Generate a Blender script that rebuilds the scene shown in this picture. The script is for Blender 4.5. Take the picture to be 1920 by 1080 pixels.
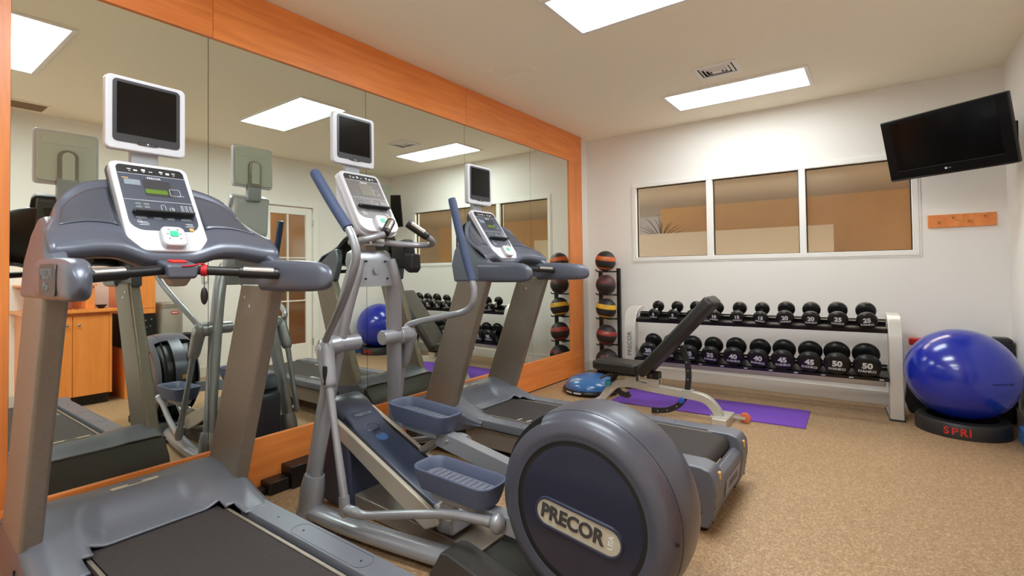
import bpy, bmesh, math, random
from mathutils import Vector, Matrix
random.seed(7)
sc = bpy.context.scene
for o in list(bpy.data.objects): bpy.data.objects.remove(o)
PI = math.pi
R = math.radians

# ------------------------------------------------------------------ camera
cam_d = bpy.data.cameras.new('camera'); cam = bpy.data.objects.new('camera', cam_d)
sc.collection.objects.link(cam); sc.camera = cam
yaw, pit, rol = R(36.208), R(1.16), R(-0.719)
fw = Vector((-math.sin(yaw)*math.cos(pit), math.cos(yaw)*math.cos(pit), math.sin(pit)))
rt = Vector((math.cos(yaw), math.sin(yaw), 0)); up = rt.cross(fw)
r2 = rt*math.cos(rol)+up*math.sin(rol); u2 = -rt*math.sin(rol)+up*math.cos(rol)
mw = Matrix((r2, u2, -fw)).transposed().to_4x4(); mw.translation = Vector((2.854, 0, 1.232))
cam.matrix_world = mw
cam_d.sensor_width = 36; cam_d.lens = 933.43/1920*36
cam_d.shift_y = -(540-488.763)/1920
cam_d.clip_start = 0.05

# ------------------------------------------------------------------ exposure, world
sc.view_settings.view_transform = 'Standard'; sc.view_settings.look = 'None'
sc.view_settings.gamma = 1; sc.view_settings.use_curve_mapping = False
sc.view_settings.exposure = 0.0
try:
    sc.cycles.diffuse_bounces = 12; sc.cycles.max_bounces = 16; sc.cycles.glossy_bounces = 6
except Exception: pass
world = bpy.data.worlds.new('world'); sc.world = world; world.use_nodes = True
world.node_tree.nodes['Background'].inputs[0].default_value = (0.9, 0.93, 1, 1)
world.node_tree.nodes['Background'].inputs[1].default_value = 3.5
LAMP = 28.5          # strength of the ceiling troffers
LOBBY = 6.0  # strength of the added lobby and hall fill lights

# ------------------------------------------------------------------ materials
def srgb(r, g, b):
    f = lambda c: (c/255/12.92) if c/255 <= .04045 else ((c/255+.055)/1.055)**2.4
    return (f(r), f(g), f(b), 1)
MATS = {}
def mat(name, col, rough=.5, metal=0., coat=0., spec=.5, noise=None, bump=None, emit=0., grain=None):
    if name in MATS: return MATS[name]
    m = bpy.data.materials.new(name); m.use_nodes = True; MATS[name] = m
    nt = m.node_tree; b = nt.nodes['Principled BSDF']
    c = srgb(*col)
    b.inputs['Base Color'].default_value = c
    b.inputs['Roughness'].default_value = rough; b.inputs['Metallic'].default_value = metal
    b.inputs['Coat Weight'].default_value = coat; b.inputs['Specular IOR Level'].default_value = spec
    b.inputs['Coat Roughness'].default_value = .15
    if emit:
        b.inputs['Emission Color'].default_value = c; b.inputs['Emission Strength'].default_value = emit
    tc = nt.nodes.new('ShaderNodeTexCoord')
    if noise:      # (scale, amount, detail [, stretch])
        mp = nt.nodes.new('ShaderNodeMapping'); nt.links.new(tc.outputs['Object'], mp.inputs['Vector'])
        if len(noise) > 3: mp.inputs['Scale'].default_value = noise[3]
        n = nt.nodes.new('ShaderNodeTexNoise'); n.inputs['Scale'].default_value = noise[0]; n.inputs['Detail'].default_value = noise[2]
        nt.links.new(mp.outputs[0], n.inputs['Vector'])
        rp = nt.nodes.new('ShaderNodeValToRGB')
        a = noise[1]
        rp.color_ramp.elements[0].position = .3; rp.color_ramp.elements[1].position = .7
        rp.color_ramp.elements[0].color = tuple(min(1, x*(1-a)) for x in c[:3])+(1,)
        rp.color_ramp.elements[1].color = tuple(min(1, x*(1+a)) for x in c[:3])+(1,)
        nt.links.new(n.outputs['Fac'], rp.inputs[0]); nt.links.new(rp.outputs[0], b.inputs['Base Color'])
    if bump:       # (scale, strength)
        n2 = nt.nodes.new('ShaderNodeTexNoise'); n2.inputs['Scale'].default_value = bump[0]; n2.inputs['Detail'].default_value = 3
        nt.links.new(tc.outputs['Object'], n2.inputs['Vector'])
        bp = nt.nodes.new('ShaderNodeBump'); bp.inputs['Strength'].default_value = bump[1]; bp.inputs['Distance'].default_value = .002
        nt.links.new(n2.outputs['Fac'], bp.inputs['Height']); nt.links.new(bp.outputs[0], b.inputs['Normal'])
    return m

def wood(name, c1, c2, stretch, rough=.38):
    m = bpy.data.materials.new(name); m.use_nodes = True; MATS[name] = m
    nt = m.node_tree; b = nt.nodes['Principled BSDF']; b.inputs['Roughness'].default_value = rough
    b.inputs['Coat Weight'].default_value = .25; b.inputs['Coat Roughness'].default_value = .3
    tc = nt.nodes.new('ShaderNodeTexCoord'); mp = nt.nodes.new('ShaderNodeMapping')
    oi = nt.nodes.new('ShaderNodeObjectInfo')
    nt.links.new(tc.outputs['Object'], mp.inputs['Vector']); mp.inputs['Scale'].default_value = stretch
    nt.links.new(oi.outputs['Random'], mp.inputs['Location'])
    n = nt.nodes.new('ShaderNodeTexNoise'); n.inputs['Scale'].default_value = 3; n.inputs['Detail'].default_value = 8; n.inputs['Distortion'].default_value = .6
    nt.links.new(mp.outputs[0], n.inputs['Vector'])
    rp = nt.nodes.new('ShaderNodeValToRGB'); rp.color_ramp.elements[0].position = .3; rp.color_ramp.elements[1].position = .72
    rp.color_ramp.elements[0].color = srgb(*c1); rp.color_ramp.elements[1].color = srgb(*c2)
    nt.links.new(n.outputs['Fac'], rp.inputs[0]); nt.links.new(rp.outputs[0], b.inputs['Base Color'])
    return m

WALL = mat('wall_paint', (236, 233, 228), .75, bump=(180, .08))
CEIL = mat('ceiling_paint', (248, 241, 222), .8, bump=(120, .1))
BASEB = mat('baseboard_paint', (222, 216, 208), .55)
TRIM = mat('window_frame_paint', (238, 236, 232), .45)
WOOD = wood('cherry_wood', (220, 124, 56), (240, 148, 74), (9, .7, 9))
WOODV = wood('cherry_wood_upright', (206, 118, 54), (232, 142, 72), (9, 9, .7))
CABW = wood('cabinet_wood', (226, 132, 56), (240, 150, 72), (7, 7, .7))
PLAS = mat('blue_grey_plastic', (88, 93, 107), .36, .25, .15, bump=(900, .04))
PLAS2 = mat('blue_grey_deck_plastic', (104, 107, 117), .42, .3, 0, bump=(700, .12))
WHEEL = mat('wheel_shell_plastic', (78, 80, 92), .36, .25, .15, bump=(900, .04))
PLASD = mat('dark_grey_plastic', (60, 58, 58), .45, bump=(700, .08))
POST = mat('taupe_metallic_paint', (134, 124, 114), .42, .45, noise=(60, .05, 2))
SILV = mat('silver_paint', (152, 154, 161), .33, .45, .2)
CREAM = mat('champagne_metallic', (196, 188, 174), .33, .55)
NAVY = mat('navy_plastic', (48, 54, 74), .42, .1, .2, bump=(800, .05))
NAVYG = mat('navy_grip', (52, 66, 98), .6)
PEDAL = mat('pedal_blue_plastic', (76, 84, 108), .5, bump=(600, .08))
PEDTR = mat('pedal_tread', (98, 101, 114), .6)
BELT = mat('treadmill_belt', (44, 38, 37), .72, noise=(90, .16, 4), bump=(400, .3))
WHITE = mat('white_gloss_plastic', (192, 192, 199), .28, 0, .3)
PALEB = mat('pale_back_plastic', (196, 200, 190), .45)
BLK = mat('black_plastic', (22, 21, 22), .4)
BLKM = mat('black_powder_steel', (20, 19, 20), .38, .1)
SCRN = mat('dark_screen', (10, 9, 10), .12, 0, .0, spec=.35)
SCRF = mat('screen_surround', (52, 52, 56), .3)
FACE = mat('console_face', (62, 66, 80), .35)
FACEG = mat('console_face_grey', (98, 92, 90), .35)
INK = mat('white_print', (210, 214, 220), .5)
INKD = mat('grey_print', (120, 130, 140), .5)
GREYB = mat('grey_button', (104, 112, 114), .45)
LCD = mat('green_lcd', (84, 110, 34), .3, emit=.04)
LCDG = mat('grey_lcd', (112, 108, 100), .3)
GREEN = mat('green_button', (40, 178, 130), .4, emit=.15)
RED = mat('red_plastic', (206, 44, 36), .4)
REDC = mat('red_cord', (184, 24, 40), .6)
CHR = mat('chrome', (215, 215, 215), .12, 1)
STEEL = mat('grip_steel', (205, 202, 200), .25, .9)
RUB = mat('black_rubber', (18, 18, 18), .34, 0, 0, .35)
VINYL = mat('black_vinyl', (34, 32, 31), .42, bump=(500, .15))
BSIL = mat('bench_silver', (204, 201, 192), .35, .5)
RSIL = mat('rack_silver', (206, 204, 200), .34, .4)
BLUE = mat('blue_ball', (22, 42, 160), .2, 0, .4)
BOSU = mat('bosu_blue', (52, 104, 164), .25, 0, .3)
PURP = mat('purple_mat', (112, 64, 176), .75, bump=(300, .3))
ORANGE = mat('orange_rubber', (214, 112, 70), .55)
YEL = mat('yellow_rubber', (214, 168, 40), .5)
OR2 = mat('orange_band_rubber', (196, 92, 44), .5)
MAR = mat('maroon_rubber', (72, 38, 44), .5)
RED2 = mat('dull_red_rubber', (150, 52, 50), .5)
BALLK = mat('black_ball_rubber', (34, 30, 30), .5, bump=(300, .3))
TEAL = mat('teal_knob', (44, 130, 150), .4)
BKNOB = mat('blue_knob', (30, 80, 180), .4)
AMB = mat('amber_reflector', (206, 160, 86), .3)
BADGE = mat('badge_champagne', (206, 198, 178), .3, .35)
DISCB = mat('logo_blue', (40, 92, 160), .35)
DISCP = mat('wheel_disc', (44, 46, 62), .22, .1, .4)
GREYC = mat('grey_receptacle', (150, 140, 130), .4, .4)
HAND = mat('key_tag', (30, 22, 22), .5)
SLOT = mat('dark_slot', (14, 13, 14), .7)
PLANT = mat('plant_leaf', (34, 36, 24), .6)
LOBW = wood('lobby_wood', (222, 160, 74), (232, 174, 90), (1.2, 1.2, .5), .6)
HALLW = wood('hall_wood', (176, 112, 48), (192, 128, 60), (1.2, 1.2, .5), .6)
LOBC = mat('lobby_plaster', (200, 188, 172), .8)
LOBP = mat('lobby_pale', (208, 208, 214), .8)

def floor_mat():
    m = bpy.data.materials.new('speckled_rubber_floor'); m.use_nodes = True
    nt = m.node_tree; b = nt.nodes['Principled BSDF']; b.inputs['Roughness'].default_value = .5
    b.inputs['Specular IOR Level'].default_value = .45
    tc = nt.nodes.new('ShaderNodeTexCoord')
    n0 = nt.nodes.new('ShaderNodeTexNoise'); n0.inputs['Scale'].default_value = 1.3; n0.inputs['Detail'].default_value = 3
    r0 = nt.nodes.new('ShaderNodeValToRGB'); r0.color_ramp.elements[0].color = srgb(152, 122, 90); r0.color_ramp.elements[1].color = srgb(166, 136, 102)
    v = nt.nodes.new('ShaderNodeTexVoronoi'); v.inputs['Scale'].default_value = 150
    rv = nt.nodes.new('ShaderNodeValToRGB'); rv.color_ramp.interpolation = 'CONSTANT'
    e = rv.color_ramp.elements; e[0].position = 0; e[0].color = (0, 0, 0, 1); e[1].position = .8; e[1].color = (1, 1, 1, 1)
    sp = nt.nodes.new('ShaderNodeSeparateColor'); nt.links.new(v.outputs['Color'], sp.inputs[0])
    nt.links.new(sp.outputs[0], rv.inputs[0])
    rd = nt.nodes.new('ShaderNodeValToRGB'); rd.color_ramp.interpolation = 'CONSTANT'
    e = rd.color_ramp.elements; e[0].position = 0; e[0].color = (0, 0, 0, 1); e[1].position = .72; e[1].color = (1, 1, 1, 1)
    nt.links.new(sp.outputs[1], rd.inputs[0])
    for x in (n0, v): nt.links.new(tc.outputs['Object'], x.inputs['Vector'])
    nt.links.new(n0.outputs['Fac'], r0.inputs[0])
    m1 = nt.nodes.new('ShaderNodeMixRGB'); m1.inputs[2].default_value = srgb(204, 174, 134)
    m2 = nt.nodes.new('ShaderNodeMixRGB'); m2.inputs[2].default_value = srgb(124, 94, 68)
    mu = nt.nodes.new('ShaderNodeMath'); mu.operation = 'MULTIPLY'; mu.inputs[1].default_value = .55; nt.links.new(rd.outputs[0], mu.inputs[0])
    nt.links.new(mu.outputs[0], m2.inputs[0]); nt.links.new(r0.outputs[0], m2.inputs[1])
    mu2 = nt.nodes.new('ShaderNodeMath'); mu2.operation = 'MULTIPLY'; mu2.inputs[1].default_value = .5; nt.links.new(rv.outputs[0], mu2.inputs[0])
    nt.links.new(mu2.outputs[0], m1.inputs[0]); nt.links.new(m2.outputs[0], m1.inputs[1])
    nt.links.new(m1.outputs[0], b.inputs['Base Color'])
    bp = nt.nodes.new('ShaderNodeBump'); bp.inputs['Strength'].default_value = .12; bp.inputs['Distance'].default_value = .002
    nt.links.new(v.outputs['Distance'], bp.inputs['Height']); nt.links.new(bp.outputs[0], b.inputs['Normal'])
    return m
FLOOR = floor_mat()

def glass_mat(name, tint, film, filmc, gloss=.08):
    m = bpy.data.materials.new(name); m.use_nodes = True; nt = m.node_tree
    nt.nodes.clear(); out = nt.nodes.new('ShaderNodeOutputMaterial')
    t = nt.nodes.new('ShaderNodeBsdfTransparent'); t.inputs[0].default_value = tint
    g = nt.nodes.new('ShaderNodeBsdfGlossy'); g.inputs['Roughness'].default_value = .10
    d = nt.nodes.new('ShaderNodeBsdfDiffuse'); d.inputs[0].default_value = filmc
    a = nt.nodes.new('ShaderNodeMixShader'); a.inputs[0].default_value = film
    nt.links.new(t.outputs[0], a.inputs[1]); nt.links.new(d.outputs[0], a.inputs[2])
    c = nt.nodes.new('ShaderNodeMixShader'); c.inputs[0].default_value = gloss
    nt.links.new(a.outputs[0], c.inputs[1]); nt.links.new(g.outputs[0], c.inputs[2]); nt.links.new(c.outputs[0], out.inputs[0])
    return m
GLASS = glass_mat('tinted_window_glass', (.84, .81, .74, 1), .14, srgb(190, 172, 148), .003)
DGLASS = glass_mat('door_glass', (.85, .85, .8, 1), .05, srgb(160, 150, 130), .1)
def mirror_mat():
    m = bpy.data.materials.new('mirror_glass'); m.use_nodes = True; b = m.node_tree.nodes['Principled BSDF']
    b.inputs['Base Color'].default_value = (.80, .86, .79, 1); b.inputs['Metallic'].default_value = 1; b.inputs['Roughness'].default_value = 0
    return m
MIRROR = mirror_mat()
def emit_mat(name, col, s):
    m = bpy.data.materials.new(name); m.use_nodes = True; nt = m.node_tree; nt.nodes.clear()
    o = nt.nodes.new('ShaderNodeOutputMaterial'); e = nt.nodes.new('ShaderNodeEmission')
    e.inputs[0].default_value = col; e.inputs[1].default_value = s; nt.links.new(e.outputs[0], o.inputs[0]); return m
LIGHTM = emit_mat('light_diffuser', (.91, .985, 1, 1), LAMP)
LIGHTR = emit_mat('light_diffuser_rear', (.91, .985, 1, 1), LAMP*.56)
LIGHTL = emit_mat('fill_light_panel', (1, .93, .83, 1), LOBBY*4)  # glow of the added fill panels in lobby and hall

# ------------------------------------------------------------------ mesh builder
class MB:
    def __init__(s): s.v = []; s.f = []
    def add(s, vs, fs):
        k = len(s.v); s.v += [Vector(p) for p in vs]; s.f += [tuple(i+k for i in f) for f in fs]; return s
    def box(s, x0, x1, y0, y1, z0, z1):
        return s.add([(x, y, z) for x in (x0, x1) for y in (y0, y1) for z in (z0, z1)],
                     [(0, 1, 3, 2), (4, 6, 7, 5), (0, 4, 5, 1), (2, 3, 7, 6), (0, 2, 6, 4), (1, 5, 7, 3)])
    def loft(s, rings, cap=True, closed=False):
        n = len(rings[0]); vs = [p for r in rings for p in r]; fs = []
        m = len(rings)
        for i in range(m if closed else m-1):
            a = i*n; b = ((i+1) % m)*n
            for j in range(n): fs.append((a+j, a+(j+1) % n, b+(j+1) % n, b+j))
        if cap and not closed: fs.append(tuple(range(n))[::-1]); fs.append(tuple((m-1)*n+j for j in range(n)))
        return s.add(vs, fs)
    def prism(s, poly, axis, a0, a1):
        def P(p, a):
            return {'x': (a, p[0], p[1]), 'y': (p[0], a, p[1]), 'z': (p[0], p[1], a)}[axis]
        return s.loft([[P(p, a0) for p in poly], [P(p, a1) for p in poly]])
    def tube(s, pts, r, n=12, smooth=0, flat=None):
        pts = [Vector(p) for p in pts]
        rs = r if isinstance(r, (list, tuple)) else [r]*len(pts)
        if smooth:
            q = []; qr = []
            for i in range(len(pts)-1):
                p0 = pts[max(i-1, 0)]; p1 = pts[i]; p2 = pts[i+1]; p3 = pts[min(i+2, len(pts)-1)]
                for k in range(smooth):
                    t = k/smooth
                    q.append(.5*((2*p1)+(p2-p0)*t+(2*p0-5*p1+4*p2-p3)*t*t+(3*p1-p0-3*p2+p3)*t**3)); qr.append(rs[i]*(1-t)+rs[i+1]*t)
            q.append(pts[-1]); qr.append(rs[-1]); pts, rs = q, qr
        rings = []; nrm = None
        for i, p in enumerate(pts):
            t = (pts[min(i+1, len(pts)-1)]-pts[max(i-1, 0)]).normalized()
            if nrm is None:
                a = Vector((0, 0, 1)) if abs(t.z) < .9 else Vector((1, 0, 0)); nrm = (a-t*a.dot(t)).normalized()
            else: nrm = (nrm-t*nrm.dot(t)).normalized()
            b = t.cross(nrm); fx, fy = flat or (1, 1)
            rings.append([p+(nrm*math.cos(2*PI*k/n)*fx+b*math.sin(2*PI*k/n)*fy)*rs[i] for k in range(n)])
        return s.loft(rings)
    def cyl(s, a, b, r, n=20, r2=None): return s.tube([a, b], [r, r if r2 is None else r2], n)
    def lathe(s, prof, c, ax='z', n=32, e=(1, 1)):
        rings = []
        for r, h in prof:
            ring = []
            for k in range(n):
                u, w = r*math.cos(2*PI*k/n)*e[0], r*math.sin(2*PI*k/n)*e[1]
                d = {'z': (u, w, h), 'y': (u, h, w), 'x': (h, u, w)}[ax]
                ring.append(Vector(c)+Vector(d))
            rings.append(ring)
        return s.loft(rings)
    def sphere(s, c, r, n=24, m=14, sc=(1, 1, 1), z0=-1., z1=1.):
        pr = []
        for i in range(m+1):
            a = math.asin(z0)+(math.asin(z1)-math.asin(z0))*i/m
            pr.append((max(math.cos(a)*r, r*.001), math.sin(a)*r))
        rings = [[Vector(c)+Vector((q*math.cos(2*PI*k/n)*sc[0], q*math.sin(2*PI*k/n)*sc[1], h*sc[2])) for k in range(n)] for q, h in pr]
        return s.loft(rings)
    def slab(s, o, u, v, poly, t):
        o, u, v = Vector(o), Vector(u).normalized(), Vector(v).normalized(); w = u.cross(v)
        return s.loft([[o+u*a+v*b for a, b in poly], [o+u*a+v*b+w*t for a, b in poly]])
    def grid(s, P, nu, nv, thick=None):
        vs = [P(i/nu, j/nv) for i in range(nu+1) for j in range(nv+1)]
        fs = [(i*(nv+1)+j, (i+1)*(nv+1)+j, (i+1)*(nv+1)+j+1, i*(nv+1)+j+1) for i in range(nu) for j in range(nv)]
        return s.add(vs, fs)
def rrect(w, h, r, n=6, rb=None):
    rb = r if rb is None else rb; out = []
    for cx, cy, a0, q in ((w/2, h/2, 0, r), (-w/2, h/2, 90, r), (-w/2, -h/2, 180, rb), (w/2, -h/2, 270, rb)):
        sx, sy = (1 if cx > 0 else -1), (1 if cy > 0 else -1)
        for k in range(n+1):
            a = R(a0+90*k/n); out.append((cx-sx*q+q*math.cos(a), cy-sy*q+q*math.sin(a)))
    return out
def arc(cx, cz, r, a0, a1, n=8): return [(cx+r*math.cos(R(a0+(a1-a0)*k/n)), cz+r*math.sin(R(a0+(a1-a0)*k/n))) for k in range(n+1)]

COL = sc.collection
WM = {}
def tag(o, label=None, cat=None, group=None, kind=None):
    if label: o['label'] = label
    if cat: o['category'] = cat
    if group: o['group'] = group
    if kind: o['kind'] = kind
    return o
def empty(name, loc, label=None, cat=None, group=None, rot=None, parent=None):
    o = bpy.data.objects.new(name, None); COL.objects.link(o); o.empty_display_size = .1
    m = Matrix.Translation(loc)
    if rot is not None: m = m @ rot.to_4x4()
    WM[o.name] = m; o.matrix_world = m
    if parent: o.parent = parent; o.matrix_local = WM[parent.name].inverted() @ m
    return tag(o, label, cat, group)
def finish(me, ang=38):
    bm = bmesh.new(); bm.from_mesh(me); bmesh.ops.recalc_face_normals(bm, faces=bm.faces); bm.to_mesh(me); bm.free()
    for p in me.polygons: p.use_smooth = True
    me.set_sharp_from_angle(angle=R(ang))
def obj(name, mb, m, parent=None, bevel=0, sub=0, solid=0, segs=3, ang=38, origin=None, local=False, label=None):
    """link builder as ONE mesh object; vertices come in world coordinates unless local"""
    me = bpy.data.meshes.new(name); me.from_pydata([tuple(p) for p in mb.v], [], mb.f); me.materials.append(m)
    finish(me, ang)
    o = bpy.data.objects.new(name, me); COL.objects.link(o)
    if parent is not None:
        o.parent = parent; pw = WM[parent.name]
        if not local: me.transform(pw.inverted())
        WM[o.name] = pw.copy()
    else:
        if origin is None and not local:
            xs = [p.x for p in mb.v]; ys = [p.y for p in mb.v]; zs = [p.z for p in mb.v]
            origin = ((min(xs)+max(xs))/2, (min(ys)+max(ys))/2, min(zs))
        origin = origin or (0, 0, 0)
        me.transform(Matrix.Translation(Vector(origin)).inverted()); o.location = origin
        WM[o.name] = Matrix.Translation(origin)
    if solid:
        s = o.modifiers.new('s', 'SOLIDIFY'); s.thickness = solid; s.offset = 0
    if bevel:
        b = o.modifiers.new('b', 'BEVEL'); b.width = bevel; b.segments = segs; b.limit_method = 'ANGLE'; b.angle_limit = R(35); b.harden_normals = True
    if sub:
        b = o.modifiers.new('u', 'SUBSURF'); b.levels = sub; b.render_levels = sub
    if label: o['label'] = label
    return o
def struct(name, mb, m, **k): return tag(obj(name, mb, m, **k), kind='structure')
def copy_tree(o, parent=None):
    c = o.copy(); COL.objects.link(c)
    if parent: c.parent = parent
    for ch in [x for x in ALLCH(o)]: copy_tree(ch, c)
    return c
def ALLCH(o): return [x for x in bpy.data.objects if x.parent == o]
TXT = {}
def text_mesh(s, ext=.0006, bold=0.):
    k = (s, ext, bold)
    if k not in TXT:
        c = bpy.data.curves.new('t', 'FONT'); c.body = s; c.size = 1; c.extrude = ext; c.offset = bold; c.align_x = 'CENTER'; c.align_y = 'CENTER'; c.resolution_u = 3
        t = bpy.data.objects.new('t', c); COL.objects.link(t)
        dg = bpy.context.evaluated_depsgraph_get()
        me = bpy.data.meshes.new_from_object(t.evaluated_get(dg)); bpy.data.objects.remove(t)
        TXT[k] = me
    return TXT[k]
def text(name, s, size, o, u, v, m, parent, bold=.0, sx=1., ext=.0006):
    """flat print: string s with its reading direction u and its up direction v (world)"""
    me = text_mesh(s, ext/size, bold).copy(); me.materials.clear(); me.materials.append(m)
    u = Vector(u).normalized(); v = Vector(v); v = (v-u*v.dot(u)).normalized(); w = u.cross(v)
    M = Matrix((u*size*sx, v*size, w*size)).transposed().to_4x4(); M.translation = Vector(o)
    pw = WM[parent.name]; me.transform(pw.inverted() @ M)
    ob = bpy.data.objects.new(name, me); COL.objects.link(ob); ob.parent = parent; WM[ob.name] = pw.copy(); return ob

# ------------------------------------------------------------------ the room
H, D, XR, YF = 2.8255, 5.5357, 3.7068, -2.4
struct('floor', MB().box(-.15, XR+.15, YF-.1, D+.15, -.1, 0), FLOOR)
# ceiling with openings for the three fixtures: built of strips
LX0, LX1 = 1.305, 2.42
LY = [(-1.16, -.69), (.43, .90), (2.482, 2.951), (4.548, 5.009)]
cb = MB(); cb.box(-.15, LX0, YF-.1, D+.15, H, H+.12).box(LX1, XR+.15, YF-.1, D+.15, H, H+.12)
ys = [YF-.1]+[q for a, b in LY for q in (a, b)]+[D+.15]
for i in range(0, len(ys), 2): cb.box(LX0, LX1, ys[i], ys[i+1], H, H+.12)
struct('ceiling', cb, CEIL)
struct('wall_left', MB().box(-.15, -.03, YF-.1, D+.15, 0, H), WALL)
struct('wall_front', MB().box(-.03, XR, YF-.1, YF, 0, H), WALL)
# back wall with the window opening
wx0, wx1, wz0, wz1 = .607, 3.112, 1.369, 2.178
fo = .045
b = MB().box(-.03, wx0-fo, D, D+.12, 0, H).box(wx1+fo, XR+.15, D, D+.12, 0, H)
b.box(wx0-fo, wx1+fo, D, D+.12, 0, wz0-fo).box(wx0-fo, wx1+fo, D, D+.12, wz1+fo, H)
struct('wall_back', b, WALL)
# right wall with the door opening
dy0, dy1, dz = 3.30, 4.10, 2.17
b = MB().box(XR, XR+.12, YF-.1, dy0, 0, H).box(XR, XR+.12, dy1, D+.15, 0, H).box(XR, XR+.12, dy0, dy1, dz, H)
struct('wall_right', b, WALL)
struct('baseboard_back', MB().box(-.03, XR, D-.012, D, 0, .12), BASEB, bevel=.003)
struct('baseboard_right', MB().box(XR-.012, XR, YF, dy0-.09, 0, .12).box(XR-.012, XR, dy1+.09, D-.012, 0, .12), BASEB, bevel=.003)
struct('baseboard_left', MB().box(-.03, -.018, 5.32, D-.012, 0, .12), BASEB, bevel=.003)
struct('trim_1', MB().box(.394, .398, 3.02, 3.29, H-.003, H).box(.71, .714, 3.02, 3.29, H-.003, H).box(.398, .71, 3.02, 3.024, H-.003, H).box(.398, .71, 3.286, 3.29, H-.003, H), CEIL)
# window frame
w1 = struct('window_1', MB().box(wx0-fo, wx1+fo, D-.012, D+.09, wz1, wz1+fo).box(wx0-fo, wx1+fo, D-.012, D+.09, wz0-fo, wz0)
            .box(wx0-fo, wx0, D-.012, D+.09, wz0, wz1).box(wx1, wx1+fo, D-.012, D+.09, wz0, wz1), TRIM, bevel=.003)
for a, c in ((1.396, 1.459), (2.26, 2.315)):
    obj('mullion', MB().box(a, c, D-.010, D+.085, wz0, wz1), TRIM, w1, bevel=.003)
for a, c in ((wx0, 1.396), (1.459, 2.26), (2.315, wx1)):
    obj('glazing_bead', MB().box(a, c, D+.032, D+.044, wz0, wz0+.006).box(a, c, D+.03, D+.05, wz1-.009, wz1).box(a, a+.009, D+.03, D+.05, wz0, wz1-.009).box(c-.009, c, D+.03, D+.05, wz0, wz1-.009), SLOT, w1)
    obj('pane', MB().box(a+.002, c-.002, D+.052, D+.056, wz0+.002, wz1-.002), GLASS, w1)
obj('casing', MB().box(wx0-fo-.014, wx0-fo, D-.006, D, wz0-fo-.014, wz1+fo+.014).box(wx1+fo, wx1+fo+.014, D-.006, D, wz0-fo-.014, wz1+fo+.014)
    .box(wx0-fo, wx1+fo, D-.006, D, wz1+fo, wz1+fo+.014).box(wx0-fo, wx1+fo, D-.006, D, wz0-fo-.014, wz0-fo), TRIM, w1)

# lobby beyond the window
LZ = 2.33
struct('wall_lobby_far', MB().box(-.33, 6, 9, 9.1, 0, LZ), LOBW)
struct('wall_lobby_recess', MB().box(-3.5, -.33, 10.2, 10.3, 0, LZ+.5).box(-.36, -.33, 9.1, 10.2, 0, LZ+.5), LOBP)
struct('wall_lobby_left', MB().box(-3.6, -3.5, D+.15, 6.4, 0, LZ+.5).box(-3.6, -3.5, 10.1, 10.2, 0, LZ+.5).box(-3.6, -3.5, 6.4, 10.1, 0, .3).box(-3.6, -3.5, 6.4, 10.1, 2.25, LZ+.5), LOBP)
struct('wall_lobby_right', MB().box(6, 6.1, D+.15, 9.1, 0, LZ), LOBC)
struct('ceiling_lobby', MB().box(-3.5, 6, D+.16, 10.3, LZ, LZ+.08), LOBC)
struct('floor_lobby', MB().box(-3.6, 6.1, D+.15, 10.3, -.1, 0), LOBC)
struct('wall_lobby_reflection', MB().box(-2.4, 2.4, 7.9, 8.0, 0, 1.80).box(2.4, 5.2, 7.9, 8.0, 0, 1.30), LOBC)  # added half walls in place of a pale reflection in the window glass
struct('trim_lobby_panel', MB().box(2.60, 2.63, 8.985, 9, 0, 2.05).box(2.63, 3.4, 8.985, 9, 2.02, 2.05).box(3.4, 3.43, 8.985, 9, 0, 2.05), LOBW)
ll = tag(empty('lobby_fill_light', (2.2, 7.1, LZ), 'added warm fill light on the lobby ceiling, unseen beyond the window', 'light'))  # added panel to light the lobby, kept out of the camera's sight
obj('diffuser', MB().box(1.0, 4.0, 5.80, 6.10, LZ-.02, LZ-.015), LIGHTL, ll)
obj('frame', MB().box(.97, 4.03, 5.77, 5.8, LZ-.03, LZ).box(.97, 4.03, 6.1, 6.13, LZ-.03, LZ).box(.97, 1.0, 5.8, 6.1, LZ-.03, LZ).box(4.0, 4.03, 5.8, 6.1, LZ-.03, LZ), TRIM, ll)
PX, PY = -.06, 8.25
pl = empty('potted_palm', (PX, PY, 0), 'dark spiky palm leaves behind the left window pane', 'plant')
obj('planter', MB().lathe([(.14, 0), (.18, .9), (.18, 1.62), (.16, 1.62), (.15, 1.58)], (PX, PY, 0)), LOBC, pl)
for k in range(15):
    a = R(-62+124*k/14+random.uniform(-3, 3)); L = random.uniform(.36, .56); yy = random.uniform(-.08, .08)
    pts = [(PX+L*math.sin(a)*t*(.5+.5*t), PY+yy*t*2, 1.62+L*math.cos(a)*t*(1.25-.3*t)+0.04) for t in (0, .35, .7, 1)]
    obj('leaf', MB().tube(pts, [.010, .017, .012, .003], 5, smooth=3, flat=(.4, 1)), PLANT, pl)

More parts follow.
